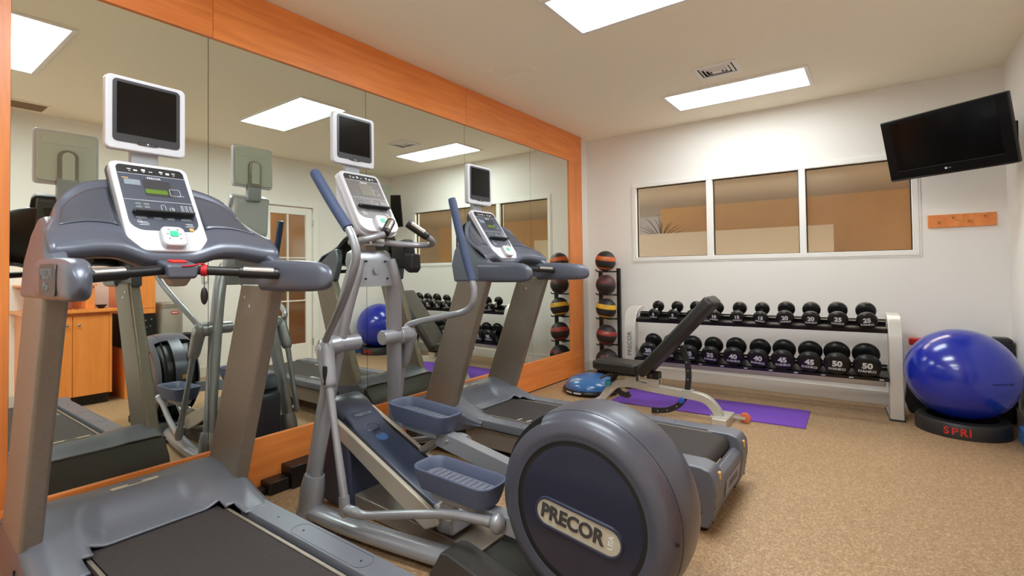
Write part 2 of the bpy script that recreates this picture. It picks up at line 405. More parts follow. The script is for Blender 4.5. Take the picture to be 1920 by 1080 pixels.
# hallway behind the glazed door
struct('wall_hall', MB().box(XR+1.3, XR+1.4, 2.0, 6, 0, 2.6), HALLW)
struct('wall_hall_side', MB().box(XR+.12, XR+1.3, 5.3, 5.4, 0, 2.6).box(XR+.12, XR+1.3, 2.0, 2.1, 0, 2.6), LOBC)
struct('ceiling_hall', MB().box(XR+.12, XR+1.4, 2.0, 5.4, 2.6, 2.7), LOBC)
struct('floor_hall', MB().box(XR+.12, XR+1.4, 2.0, 5.4, -.1, 0), LOBC)
hp = tag(obj('hall_notice_board', MB().box(XR+1.27, XR+1.3, 2.6, 3.3, 1.25, 1.95), LOBP, bevel=.004), 'pale board on the orange hall wall seen through the glazed door', 'board')
hl = tag(obj('hall_fill_light', MB().box(XR+.4, XR+.7, 3.4, 4.2, 2.585, 2.598), LIGHTL), 'added warm fill light on the hall ceiling, unseen behind the glazed door', 'light')  # added panel, brightens the hall seen through the door glass

# glazed door
d1 = struct('door_1', MB().box(XR+.012, XR+.052, dy0+.012, 3.482, .012, dz-.014).box(XR+.012, XR+.052, 4.0, dy1-.012, .012, dz-.014)
            .box(XR+.012, XR+.052, 3.482, 4.0, .012, .243).box(XR+.012, XR+.052, 3.482, 4.0, 2.06, dz-.014), TRIM, bevel=.003)
obj('muntin', MB().box(XR+.014, XR+.05, 3.722, 3.738, .243, 2.06), TRIM, d1)
for z in (.849, 1.453): obj('muntin', MB().box(XR+.016, XR+.048, 3.482, 4.0, z-.008, z+.008), TRIM, d1)
for ya, yb in ((3.483, 3.722), (3.738, 3.999)):
    for za, zb in ((.244, .841), (.857, 1.445), (1.461, 2.059)):
        obj('pane', MB().box(XR+.03, XR+.034, ya, yb, za, zb), DGLASS, d1)
obj('door_handle', MB().cyl((XR+.012, 3.39, 1.0), (XR-.04, 3.39, 1.0), .01).cyl((XR-.04, 3.39, 1.0), (XR-.04, 3.50, 1.0), .009), CHR, d1)
for z in (.25, 1.1, 1.95): obj('hinge', MB().cyl((XR-.006, 4.095, z-.05), (XR-.006, 4.095, z+.05), .01), CHR, d1)
struct('trim_2', MB().box(XR-.02, XR, dy1, dy1+.08, 0, dz+.07).box(XR-.02, XR, dy0-.08, dy0, 0, dz+.07).box(XR-.02, XR, dy0, dy1, dz, dz+.07), TRIM, bevel=.004)

# ------------------------------------------------------------------ mirror wall
zt, zb, s_y = 2.5, .30, [.426, 1.176, 2.191, 3.222, 4.232, 5.018]
mr = empty('wall_mirror', (-.02, 2.7, .3), 'wall of five frameless mirror panels above the orange wood base', 'mirror')
for a, c in zip(s_y[:-1], s_y[1:]):
    obj('mirror_panel', MB().box(-.028, 0, a+.0015, c-.0015, zb+.001, zt-.001), MIRROR, mr)
fr = empty('mirror_surround', (-.01, 2.7, 0), 'orange cherry wood frame of flat boards around the wall mirror', 'frame')
for a, c in ((.1, 1.193), (1.195, 3.236), (3.238, 5.317)):
    obj('header_board', MB().box(-.03, .015, a, c, zt, H-.002), WOOD, fr, bevel=.0015)
for a, c in ((.1, 2.19), (2.192, 4.27), (4.272, 5.317)):
    obj('base_board', MB().box(-.03, .015, a, c, .012, zb), WOOD, fr, bevel=.0015)
obj('side_board', MB().box(-.03, .015, -.02, .0985, .012, H-.002), WOODV, fr, bevel=.0015)
obj('side_board', MB().box(-.03, .014, .1, .425, zb+.001, zt-.001), WOODV, fr, bevel=.0015)
obj('side_board', MB().box(-.03, .014, 5.019, 5.317, zb+.001, zt-.001), WOODV, fr, bevel=.0015)
obj('plinth', MB().box(-.03, .006, -.02, 5.31, 0, .011), SLOT, fr)

# ------------------------------------------------------------------ ceiling lights, vents
lab = ['rectangular ceiling light behind the camera near the front wall', 'rectangular ceiling light nearest the camera, seen only in the mirror at upper left',
       'rectangular ceiling light cut by the top edge of the picture', 'rectangular ceiling light nearest the back wall beside the square vent']
for (a, c), lb in zip(LY, lab):
    t = empty('ceiling_light', ((LX0+LX1)/2, (a+c)/2, H), lb, 'ceiling light', 'recessed fluorescent ceiling lights')
    f = .03
    obj('frame', MB().box(LX0-f, LX1+f, a-f, a, H-.012, H+.004).box(LX0-f, LX1+f, c, c+f, H-.012, H+.004).box(LX0-f, LX0, a, c, H-.012, H+.004).box(LX1, LX1+f, a, c, H-.012, H+.004), TRIM, t, bevel=.003)
    obj('diffuser', MB().box(LX0, LX1, a, c, H+.004, H+.008), LIGHTR if a > 4 else LIGHTM, t)
    obj('housing', MB().box(LX0, LX1, a, c, H+.06, H+.07), TRIM, t)
v1 = empty('ceiling_vent', (1.855, 4.18, H), 'square white stepped ceiling vent beside the rear ceiling light', 'vent')
def ring(mb, x0, x1, y0, y1, t, za, zb_):
    mb.box(x0, x1, y0, y0+t, za, zb_).box(x0, x1, y1-t, y1, za, zb_).box(x0, x0+t, y0+t, y1-t, za, zb_).box(x1-t, x1, y0+t, y1-t, za, zb_); return mb
obj('frame', ring(MB(), 1.69, 2.02, 4.04, 4.32, .034, H-.010, H), TRIM, v1, bevel=.002)
obj('backing', MB().box(1.72, 1.99, 4.07, 4.29, H-.002, H-.0005), SLOT, v1)
for k, (i, zz) in enumerate(((.046, .016), (.074, .022), (.100, .028))):
    rr = MB()
    x0, x1, y0, y1 = 1.69+i, 2.02-i, 4.04+i, 4.32-i; q = .016
    o_, n_ = [(x0, y0), (x1, y0), (x1, y1), (x0, y1)], [(x0+q, y0+q), (x1-q, y0+q), (x1-q, y1-q), (x0+q, y1-q)]
    rr.loft([[(x, y, H-.004) for x, y in o_], [(x, y, H-.004-zz*.5) for x, y in n_], [(x, y, H-.006-zz*.5) for x, y in n_], [(x, y, H-.006) for x, y in o_]], closed=True)
    obj('louvre', rr, TRIM, v1)
obj('centre_plate', MB().box(1.82, 1.89, 4.155, 4.205, H-.022, H-.008), TRIM, v1, bevel=.002)
v2 = empty('return_vent', (3.48, 1.06, H), 'brown slatted ceiling grille near the right wall, seen in the mirror', 'vent')
obj('frame', ring(MB(), 3.33, 3.63, .80, 1.20, .02, H-.01, H), CEIL, v2)
for k in range(12): obj('slat', MB().box(3.352+.0235*k, 3.352+.0235*k+.014, .822, 1.178, H-.009, H-.003), mat('grille_brown', (150, 124, 96), .6), v2)

# ------------------------------------------------------------------ treadmill
def slabpanel(root, T, B, hw, face, lcdm, c):
    """tilted console panel; T, B = (x, z) of top and bottom of the face plane at centre y=c"""
    T = Vector((T[0], c, T[1])); Bm = Vector((B[0], c, B[1])); v = (T-Bm); L = v.length; v.normalize(); u = Vector((0, 1, 0)); w = u.cross(v)
    if w.x < 0: w = -w; 
    ctr = (T+Bm)/2
    def P(a, b, h=0.): return ctr+u*(a*hw)+v*((.5-b)*L)+w*h      # a -1..1, b 0..1 from the top
    pa = obj('console_panel', MB().slab(ctr-w*.034, u, v, rrect(2*hw, L, .028, 6, .058), .034), WHITE, root, bevel=.006)
    obj('panel_gasket', MB().slab(ctr-w*.040-v*.002, u, v, rrect(2*hw+.008, L+.010, .03, 6, .06), .012), PLASD if face is FACE else WHITE, pa)
    obj('face_plate', MB().slab(P(0, .415, .0005), u, v, rrect(2*hw*.86, L*.74, .02, 6, .045), .0012), face, pa)
    obj('icon_strip', MB().slab(P(0, .095, .0020), u, v, rrect(2*hw*.84, L*.095, .014, 6, .003), .0006), BLK, pa)
    ln = MB()
    for bb in (.15, .455): ln.slab(P(0, bb, .0020), u, v, rrect(2*hw*.85, .0014, .0004, 1), .0006)
    for k, aa in enumerate((-.55, -.4, -.2, -.02, .25, .42, .58)):
        ln.slab(P(aa, .095+.012*(k % 2), .0030), u, v, rrect(.012, .004+.003*(k % 3), .0012, 2), .0004)
        ln.slab(P(aa, .118-.01*(k % 2), .0030), u, v, rrect(.007, .0025, .001, 2), .0004)
    for aa, bb, ww in ((-.55, .70, .03), (-.5, .715, .025), (-.53, .73, .03), (.6, .70, .025), (.62, .715, .02), (.6, .73, .03), (.62, .37, .022), (.32, .28, .014)):
        ln.slab(P(aa, bb, .0020), u, v, rrect(ww, .0016, .0006, 1), .0005)
    obj('printed_lines', ln, INK, pa)
    text('brand_print', 'PRECOR', .012, P(.02, .185, .0022), u, v, INK, pa, .01)
    obj('display_window', MB().slab(P(0.06, .30, .0020), u, v, rrect(hw*.72, L*.19, .006, 3), .0006), SCRF if face is FACE else LCDG, pa)
    obj('display', MB().slab(P(0.0, .345, .0030), u, v, rrect(hw*.56, L*(.052 if face is FACE else .12), .002, 2), .0006), lcdm, pa)
    kb = MB()
    def outline(a, b, w_, h_, r_=.004):
        po = rrect(w_, h_, r_, 4); pi_ = rrect(w_-.0022, h_-.0022, max(r_-.0011, .0004), 4); o_ = P(a, b, .0022)
        kb.loft([[o_+u*x+v*y for x, y in po], [o_+u*x+v*y for x, y in pi_], [o_+u*x+v*y+w*.0006 for x, y in pi_], [o_+u*x+v*y+w*.0006 for x, y in po]], closed=True)
    outline(.48, .335, .036, .034, .005); outline(.06, .535, .015, .036, .007); outline(.27, .54, .017, .017, .008); outline(.30, .54, .009, .009, .004)
    for i in range(3):
        for j in range(4): outline(.55+.11*i, .495+.026*j, .009, .008, .003)
    outline(-.62, .695, .014, .014, .007)
    obj('key_outlines', kb, INK, pa)
    for aa in (-.55, -.35):
        for bb in (.50, .535): obj('arrow_key', MB().slab(P(aa, bb, .0022), u, v, rrect(.018, .010, .004, 3), .0012), GREYB, pa)
    for aa, ww in ((-.56, .034), (-.16, .026), (.16, .024), (.56, .034)):
        obj('soft_key', MB().slab(P(aa, .655, .0022), u, v, rrect(ww, .011, .002, 2), .0012), GREYB, pa)
    if face is FACE:
        obj('instruction_sticker', MB().slab(P(-.55, .25, .0020), u, v, rrect(.05, .026, .001, 1), .0005), INKD, pa)
        obj('sticker_stripe', MB().slab(P(-.7, .205, .0020), u, v, rrect(.02, .004, .0006, 1), .0005), AMB, pa)
    else:
        for i in range(3):
            for j in range(3): obj('arrow_key', MB().slab(P(-.72+.13*i, .37+.035*j, .0022), u, v, rrect(.011, .008, .003, 3), .001), GREYB, pa)
    obj('book_rest', MB().slab(P(.02, .60, .0018), u, v, rrect(2*hw*.76, .012, .004, 3), .016).slab(P(.02, .625, .010), u, v, rrect(2*hw*.74, .006, .002, 2), .022), BLK, pa, bevel=.001)
    obj('round_key', MB().cyl(P(.62, .765, .0015), P(.62, .765, .004), .008, 16), AMB, pa)
    kp = obj('keypad_pod', MB().slab(P(.06, .875, -.002), u, v, rrect(.076, .086, .020, 6), .026), WHITE, root, bevel=.007)
    obj('start_key', MB().slab(P(.06, .86, .0242), u, v, rrect(.026, .024, .005, 3), .0025), GREEN, kp)
    dm = MB()
    for aa, bb in ((-.1, .86), (.22, .86), (-.08, .91), (.2, .91), (-.05, .815), (.17, .815)): dm.slab(P(aa, bb, .0242), u, v, rrect(.006, .004, .001, 2), .0008)
    obj('keypad_marks', dm, GREYB, kp)
    return P
def screen(root, x, z0, z1, hw, c, tilt=0.):
    u = Vector((0, 1, 0)); v = Vector((-math.sin(tilt), 0, math.cos(tilt))); w = u.cross(v)
    ctr = Vector((x, c, (z0+z1)/2)); h = z1-z0
    s_ = obj('screen_housing', MB().slab(ctr-w*.034, u, v, rrect(2*hw, h, .02, 6), .034), WHITE, root, bevel=.007)
    obj('screen_surround', MB().slab(ctr+w*.0004+v*.008, u, v, rrect(2*hw*.84, h*.84, .016, 6), .0014), SCRF, s_)
    obj('display_glass', MB().slab(ctr+w*.0020+v*.018, u, v, rrect(2*hw*.74, h*.69, .003, 2), .0012), SCRN, s_)
    b_ = MB().slab(ctr+w*.002-v*(h*.385), u, v, rrect(hw*.5, .010, .004, 3), .0022)
    obj('button_bar', b_, BLK, s_); bl = MB()
    for k in range(7):
        if k != 3: bl.slab(ctr+w*.0045+u*((k-3)*hw*.06)-v*(h*.385), u, v, rrect(.0035, .003, .001, 1), .0004)
    obj('button_marks', bl, INKD, s_)
    obj('power_key', MB().cyl(ctr+w*.0035-v*(h*.385), ctr+w*.0055-v*(h*.385), .0036, 12), WHITE, s_)
    bk = obj('rear_cover', MB().slab(ctr-w*.046, u, v, rrect(2*hw*.90, h*.90, .018, 5), .014), PALEB, s_, bevel=.005)
    obj('rear_lid', MB().slab(ctr-w*.049+v*(h*.32), u, v, rrect(2*hw*.78, h*.17, .012, 5), .004), PALEB, bk, bevel=.0015)
    ar = [(-.03, -h*.45), (.03, -h*.45)]+[(.03*math.cos(R(a)), .03*math.sin(R(a))+h*.02) for a in range(0, 181, 20)]
    obj('support_arch', MB().slab(ctr-w*.062, u, v, [(p*1.35, q*1.1) for p, q in ar], .016), POST, root, bevel=.004)
    obj('arch_inset', MB().slab(ctr-w*.066, u, v, [(p*.85, q*.9-.004) for p, q in ar], .006), PALEB, root, bevel=.002)
    return ctr, w, v

def treadmill(c, label):
    t = empty('treadmill', (1.2, c, 0), label, 'treadmill', 'treadmills facing the mirror')
    # ---- deck
    bx0, bx1, bz = .60, 2.13, .302
    pr = [(bx0, bz), (bx1, bz)]+arc(bx1, bz-.045, .045, 80, -90, 8)+[(bx0, bz-.09), (bx0, bz-.084), (bx1-.01, bz-.084), (bx1-.01, bz-.006), (bx0, bz-.006)]
    obj('running_belt', MB().prism(pr, 'y', c-.205, c+.205), BELT, t)
    obj('deck_board', MB().box(.62, 2.1, c-.215, c+.215, bz-.075, bz-.012), BLK, t)
    for sgn in (-1, 1):
        lo, hi = sorted((c+sgn*.245, c+sgn*.345))
        rl = obj('side_rail', MB().prism([(lo, .296), (lo+.004, .308), (hi-.006, .308), (hi, .300), (hi, .258), (hi-.006, .250), (lo, .262)], 'x', .80, 2.06), PLAS2, t, bevel=.002)
        lo2, hi2 = sorted((c+sgn*.206, c+sgn*.244))
        obj('rail_gutter', MB().box(.74, 2.10, lo2, hi2, .262, .284), SLOT, rl)
        obj('rail_edge_strip', MB().box(.74, 2.08, min(c+sgn*.210, c+sgn*.222), max(c+sgn*.210, c+sgn*.222), .284, .303), POST, rl, bevel=.001)
        lo3, hi3 = sorted((c+sgn*.23, c+sgn*.32))
        obj('side_frame', MB().box(.70, 2.08, lo3, hi3, .135, .249), POST, t, bevel=.004)
        sd = MB()
        for xx in (1.0, 1.17, 1.5, 1.85): sd.cyl((xx, c+sgn*.29, .3075), (xx, c+sgn*.29, .3092), .004, 8)
        obj('rail_screws', sd, SLOT, rl)
        if sgn > 0 or True:
            po = rrect(.42, .072, .034, 6); pi_ = rrect(.417, .069, .033, 6); o_ = Vector((1.33, c+sgn*.292, .3082))
            g = MB().loft([[o_+Vector((x, y, 0)) for x, y in po], [o_+Vector((x, y, 0)) for x, y in pi_], [o_+Vector((x, y, .0006)) for x, y in pi_], [o_+Vector((x, y, .0006)) for x, y in po]], closed=True)
            obj('foot_pad_outline', g, PLASD, rl)
        # rear cap
        lo, hi = sorted((c+sgn*.215, c+sgn*.352))
        prf = [(2.05, .312), (2.17, .312), (2.215, .300), (2.238, .265), (2.242, .20), (2.222, .07), (2.205, .035), (2.16, .032), (2.145, .06), (2.125, .16), (2.105, .232), (2.05, .244)]
        cp = obj('rear_cap', MB().prism(prf, 'y', lo, hi), PLAS2, t, bevel=.010)
        obj('reflector', MB().box(2.228, 2.243, c+sgn*.262-.012, c+sgn*.262+.012, .24, .275), AMB, cp, bevel=.002)
        sm = MB()
        for zz in (.19, .13, .065): sm.cyl((2.22, c+sgn*.335, zz), (2.2425-(.2-zz)*.14, c+sgn*.335, zz), .005, 8)
        obj('cap_screws', sm, SLOT, cp)
        obj('rear_foot', MB().cyl((2.16, c+sgn*.28, 0), (2.16, c+sgn*.28, .04), .028, 16), BLK, t)
    obj('rear_bumper', MB().prism([(2.175, .235), (2.20, .245), (2.228, .225), (2.236, .20), (2.218, .075), (2.20, .04), (2.16, .04), (2.15, .07), (2.16, .20)], 'y', c-.215, c+.215), PLAS2, t, bevel=.006)
    rb = obj('rear_badge', MB().slab((2.2295, c+.02, .145), (0, 1, 0), (.135, 0, 1), rrect(.30, .085, .008, 4), .0035), mat('badge_lilac', (124, 128, 148), .35, .3), t, bevel=.001)
    text('brand_print', 'PRECOR', .05, (2.2345, c+.03, .145), (0, 1, 0), (.135, 0, 1), PLAS, rb, .008)
    mk = MB()
    for k, q in enumerate((.0, .07, .115, .15, .175, .195, .212, .225, .236)):
        mk.add([(1.02+q, c-.20+.0, bz+.0006), (1.03+q, c-.20, bz+.0006), (1.03+q+.012, c-.165, bz+.0006), (1.02+q+.012, c-.165, bz+.0006)], [(0, 1, 2, 3)])
        mk.add([(1.60+q*.7, c-.20+.395, bz+.0006), (1.61+q*.7, c+.195, bz+.0006), (1.61+q*.7+.006, c+.175, bz+.0006), (1.60+q*.7+.006, c+.175, bz+.0006)], [(0, 1, 2, 3)])
    obj('belt_marks', mk, INK, t)
    # ---- motor cover: height field
    def ss(a, b, x): q = max(0, min(1, (x-a)/(b-a))); return q*q*(3-2*q)
    def top(x, y):
        a = abs(y)
        sh = .405-.100*ss(.42, .86, x)                 # shoulders
        ce = .400-.092*ss(.455, .62, x)                 # scoop
        e = .16+.05*ss(.45, .85, x)
        z = ce+(sh-ce)*ss(e-.045, e+.045, a)
        z -= .045*ss(.30, .40, a)**2*1.2
        if x < .42: z -= .036*(1-ss(.28, .42, x))
        return z
    X0, X1, W = .28, .86, .36
    gx = [X0+(.705-X0)*k/34 for k in range(35)]+[.724, .742, .760, .785, .81, .835, .86]
    gy = sorted(set([q_ for k in range(21) for q_ in (.205*k/20, -.205*k/20)]+[sg*q_ for q_ in (.22, .236, .26, .285, .31, .335, .36) for sg in (-1, 1)]))
    vs = [Vector((x, c+y, top(x, y))) for x in gx for y in gy]; fs = []; ny1 = len(gy)
    for i in range(len(gx)-1):
        for j in range(ny1-1):
            xm = (gx[i]+gx[i+1])/2; ym = abs(gy[j]+gy[j+1])/2
            if xm > (.705 if ym < .205 else .760 if ym < .236 else .86): continue
            a = i*ny1+j; fs.append((a, a+ny1, a+ny1+1, a+1))
    mb = MB(); mb.add(vs, fs)
    obj('motor_cover', mb, PLAS2, t, solid=.008, ang=60)
    sk = []
    for x in [X0+(X1-X0)*k/12 for k in range(13)]:
        zt_ = top(x, W)-.006; hw_ = W-.004
        zb_ = .10+.16*max(0, (x-.45)/.41)
        sk.append([(x, c-hw_, zt_), (x, c-hw_-.004, (zt_+zb_)/2), (x, c-hw_+.03, zb_), (x, c+hw_-.03, zb_), (x, c+hw_+.004, (zt_+zb_)/2), (x, c+hw_, zt_)])
    sb = MB()
    # side skirts only (left and right walls with a rounded foot) plus a front wall
    for sgn in (-1, 1):
        sb2 = MB(); rings = []
        for x in [X0+(X1-X0)*k/14 for k in range(15)]:
            zt_ = top(x, W)-.004; zb_ = .10+.17*max(0, (x-.40)/.46)**.8
            pts = [(W-.02, zt_), (W, zt_), (W+.006, zt_*.55+zb_*.45), (W-.01, zb_), (W-.03, zb_), (W-.02, zt_*.55+zb_*.45)]
            rings.append([(x, c+sgn*p, q) for p, q in pts])
        sb2.loft(rings); sp = obj('side_skirt', sb2, PLAS, t, bevel=.004)
        obj('skirt_slot', MB().box(.60, .606, min(c+sgn*.355, c+sgn*.370), max(c+sgn*.355, c+sgn*.370), .22, .29), SLOT, sp)
    obj('front_cover', MB().prism([(.284, .362), (.31, .362), (.31, .08), (.17, .08), (.165, .16), (.20, .27)], 'y', c-W+.01, c+W-.01), PLASD, t, bevel=.004)
    obj('motor_pan', MB().box(.24, .70, c-.30, c+.30, .05, .25), BLK, t, bevel=.01)
    obj('lift_frame', MB().box(.15, .80, c-.25, c-.20, .02, .08).box(.15, .80, c+.20, c+.25, .02, .08).box(.15, .2, c-.2, c+.2, .02, .08), BLKM, t, bevel=.004)
    for sgn in (-1, 1): obj('wheel', MB().lathe([(.02, -.02), (.04, -.018), (.045, 0), (.04, .018), (.02, .02)], (.2, c+sgn*.28, .045), 'y', 20), BLK, t)
    bd = obj('cover_badge', MB().slab((.455, c+.0, .4035), (0, 1, 0), (-1, 0, -.02), rrect(.16, .020, .0099, 6), .004), BADGE, t)
    text('brand_print', 'PRECOR', .013, (.455, c, .4083), (0, 1, 0), (-1, 0, 0), PLASD, bd, .01)
    # ---- posts
    for sgn in (-1, 1):
        y0, y1 = sorted((c+sgn*.302, c+sgn*.362))
        pf = [(.36, .36), (.62, .33), (.93, 1.19), (.68, 1.19)]
        obj('upright_post', MB().prism(pf, 'y', y0, y1), POST, t, bevel=.012)
        scw = MB()
        for xx, zz in ((.72, 1.135), (.76, 1.10)): scw.cyl((xx, y0-.003 if sgn > 0 else y1+.003, zz), (xx, y0+.002 if sgn > 0 else y1-.002, zz), .007, 10)
        obj('post_screws', scw, CHR, t)
        # side cover running down into the arm rest
        yi, yo = c+sgn*.285, c+sgn*.368
        sc_ = [(.650, 1.165), (.620, 1.28), (.630, 1.37), (.665, 1.425), (.715, 1.425), (.79, 1.38), (.86, 1.325), (.93, 1.290), (1.0, 1.165)]
        y0, y1 = sorted((yi+sgn*.03, yo))
        scm = MB()
        def sk_(p, yy): return (p[0], yy-sgn*max(0, p[1]-1.24)*.22, p[1])
        scm.loft([[sk_(p, y0) for p in sc_], [sk_(p, y1) for p in sc_]])
        obj('side_cover', scm, PLAS, t, bevel=.016, segs=4)
        rings = []
        for x, hz, zc, hy, ho in ((.86, .062, 1.225, .044, .328), (.95, .062, 1.224, .045, .330), (1.03, .061, 1.223, .045, .332), (1.10, .059, 1.222, .040, .336), (1.17, .055, 1.220, .033, .343), (1.215, .046, 1.216, .026, .348), (1.242, .030, 1.212, .017, .351), (1.252, .006, 1.210, .004, .353)):
            rg = []
            for k in range(24):
                a = 2*PI*k/24; ca, sa = math.cos(a), math.sin(a)
                rg.append((x, c+sgn*ho+hy*math.copysign(abs(ca)**.55, ca), zc+hz*math.copysign(abs(sa)**.55, sa)))
            rings.append(rg)
        ar = obj('arm_rest', MB().loft(rings), PLAS if sgn > 0 else PLASD, t, ang=50)
        ar.data.materials.clear(); ar.data.materials.append(PLAS)
        if sgn < 0:
            pn = obj('arm_badge', MB().slab((1.05, c-.3765, 1.222), (1, 0, 0), (0, 0, 1), rrect(.17, .088, .02, 5), .002), PLASD, ar)
            text('brand_print', 'PRECOR', .040, (1.04, c-.379, 1.238), (1, 0, 0), (0, 0, 1), INKD, pn, 0, .8)
            text('model_print', '956i', .034, (1.04, c-.379, 1.205), (1, 0, 0), (0, 0, 1), INKD, pn, 0)
        # hand bar with sensor
        a0 = Vector((.868, c+sgn*.035, 1.250)); a1 = Vector((1.01, c+sgn*.30, 1.231)); dd = a1-a0
        hb = obj('hand_bar', MB().cyl(a0, a1, .0165, 20), BLK, t)
        obj('grip_sleeve', MB().cyl(a0+dd*.52, a0+dd*.97, .0215, 20), BLK, hb, bevel=.003)
        s0, s1 = a0+dd*.56, a0+dd*.90
        obj('pulse_sensor', MB().cyl(s0+Vector((.006, 0, .0065)), s1+Vector((.006, 0, .0065)), .0155, 16), STEEL, hb, bevel=.002)
    # ---- wing shell
    def wing(s, q):      # s -1..1 across, q 0..1 up; returns face point
        a = abs(s); y = .345*s*(1-.13*ss(.3, 1, q)*a*a)
        lowz = 1.262+.034*ss(.15, .5, a)-.02*ss(.6, 1, a)
        topz = 1.595-.01*a-.085*a**2.2-.075*a**7
        bx = .795+.085*a**2
        tx = .555+.14*a**1.6
        prof = [(0, bx-.04, lowz), (.06, bx+.01, lowz+.004), (.13, bx+.028, lowz+.022), (.2, bx+.022, lowz+.046), (.27, bx-.004, lowz+.066), (.34, bx-.035, lowz+.09)]
        if q <= .34:
            for (q0, x0, z0), (q1, x1, z1) in zip(prof, prof[1:]):
                if q0 <= q <= q1: f = (q-q0)/(q1-q0); return Vector((x0+(x1-x0)*f, c+y, z0+(z1-z0)*f))
        f = (q-.34)/.66; x0, z0 = prof[-1][1:]
        rec = .030*math.sin(PI*min(1, f/.93))**.6 if f < .93 else 0
        rec *= ss(1.0, .86, a)
        return Vector((x0+(tx-x0)*f-rec*.55, c+y, z0+(topz-z0)*f))
    g = MB(); nu, nv = 44, 34
    g.grid(lambda a, b_: wing(-1+2*a, b_), nu, nv)
    obj('wing_shell', g, PLAS, t, solid=.012, ang=55)
    gb = MB(); gb.grid(lambda a, b_: wing((-1+2*a)*.97, .05+b_*.92)-Vector((.035+.05*math.sin(PI*b_)*(1-abs(2*a-1)**3), 0, 0)), 24, 14)
    obj('shell_back', gb, BLK, t, solid=.006, ang=60)
    for sgn in (-1, 1):       # glossy inset panels
        def ip(a, b_):
            s = .40+.49*a
            lo_, hi_ = .42+.04*a, .90-.10*a**2.5
            p = wing(sgn*s, lo_+(hi_-lo_)*b_); return p+Vector((.011, 0, .002))
        gi = MB().grid(ip, 14, 10)
        obj('wing_inset', gi, mat('inset_plastic', (92, 96, 108), .25, .45), t, solid=.003, ang=60)
    # ---- console column and panel
    obj('console_body', MB().prism([(.56, 1.30), (.54, 1.62), (.575, 1.655), (.80, 1.335), (.76, 1.29)], 'y', c-.116, c+.116), PLASD, t, bevel=.012)
    slabpanel(t, (.588, 1.662), (.828, 1.318), .128, FACE, LCD, c)
    obj('screen_neck', MB().box(.515, .555, c-.045, c+.045, 1.62, 1.74), SILV, t, bevel=.008)
    screen(t, .578, 1.706, 1.986, .132, c)
    # ---- stop key hub
    hb = [(.06, .0), (.052, .03), (.03, .04)]
    obj('hub', MB().loft([[(x, c+.045*k_*a, z) for x, z, k_, a in ((.80, 1.290, 1.15, -1), (.915, 1.268, 1.15, -1), (.915, 1.268, 1.15, 1), (.80, 1.290, 1.15, 1))],
                          [(x, c+.040*a, z) for x, z, a in ((.81, 1.22, -1.15), (.915, 1.218, -1.15), (.915, 1.218, 1.15), (.81, 1.22, 1.15))]]), PLAS, t, bevel=.012, segs=4)
    obj('hub_underside', MB().loft([[(x, c+y, 1.226) for x, y in ((.82, -.036), (.905, -.036), (.905, .036), (.82, .036))], [(x, c+y, 1.192) for x, y in ((.835, -.022), (.885, -.022), (.885, .022), (.835, .022))]]), GREYC, t, bevel=.008)
    obj('hub_bridge', MB().box(.76, .84, c-.045, c+.045, 1.235, 1.285), PLAS, t, bevel=.012)
    obj('stop_key', MB().slab((.862, c, 1.2775), (0, 1, 0), (-1, 0, .17), rrect(.055, .045, .012, 5), .006), RED, t, bevel=.002)
    return t
tm1 = treadmill(.72, 'blue-grey treadmill nearest the camera, cut off by the left edge')
c_ = .72
# safety key cord of the first treadmill
tm2 = copy_tree(tm1); tm2.location.y = 2.735
for o_ in [x for x in bpy.data.objects if x.name.startswith('arm_badge')]:
    r_ = o_
    while r_.parent: r_ = r_.parent
    if r_ == tm2:
        for q_ in ALLCH(o_): bpy.data.objects.remove(q_)
        bpy.data.objects.remove(o_)
tm2['label'] = 'blue-grey treadmill farthest from the camera, behind the elliptical trainer'
ky = empty('safety_key', (.89, c_+.07, 1.12), 'red cord with black clip hanging from the nearest treadmill bar', 'safety key')
obj('cord_wrap', MB().cyl((.885, c_+.067, 1.248), (.895, c_+.085, 1.247), .0205, 16), REDC, ky, bevel=.002)
obj('cord', MB().tube([(.892, c_+.076, 1.269), (.905, c_+.055, 1.270), (.915, c_+.025, 1.264), (.915, c_-.005, 1.262)], .003, 8, smooth=4), REDC, ky)
obj('string', MB().cyl((.890, c_+.076, 1.232), (.890, c_+.076, 1.185), .0013, 6), BLK, ky)
obj('clip', MB().sphere((.890, c_+.076, 1.155), .032, 16, 10, (.3, .38, 1)), HAND, ky)

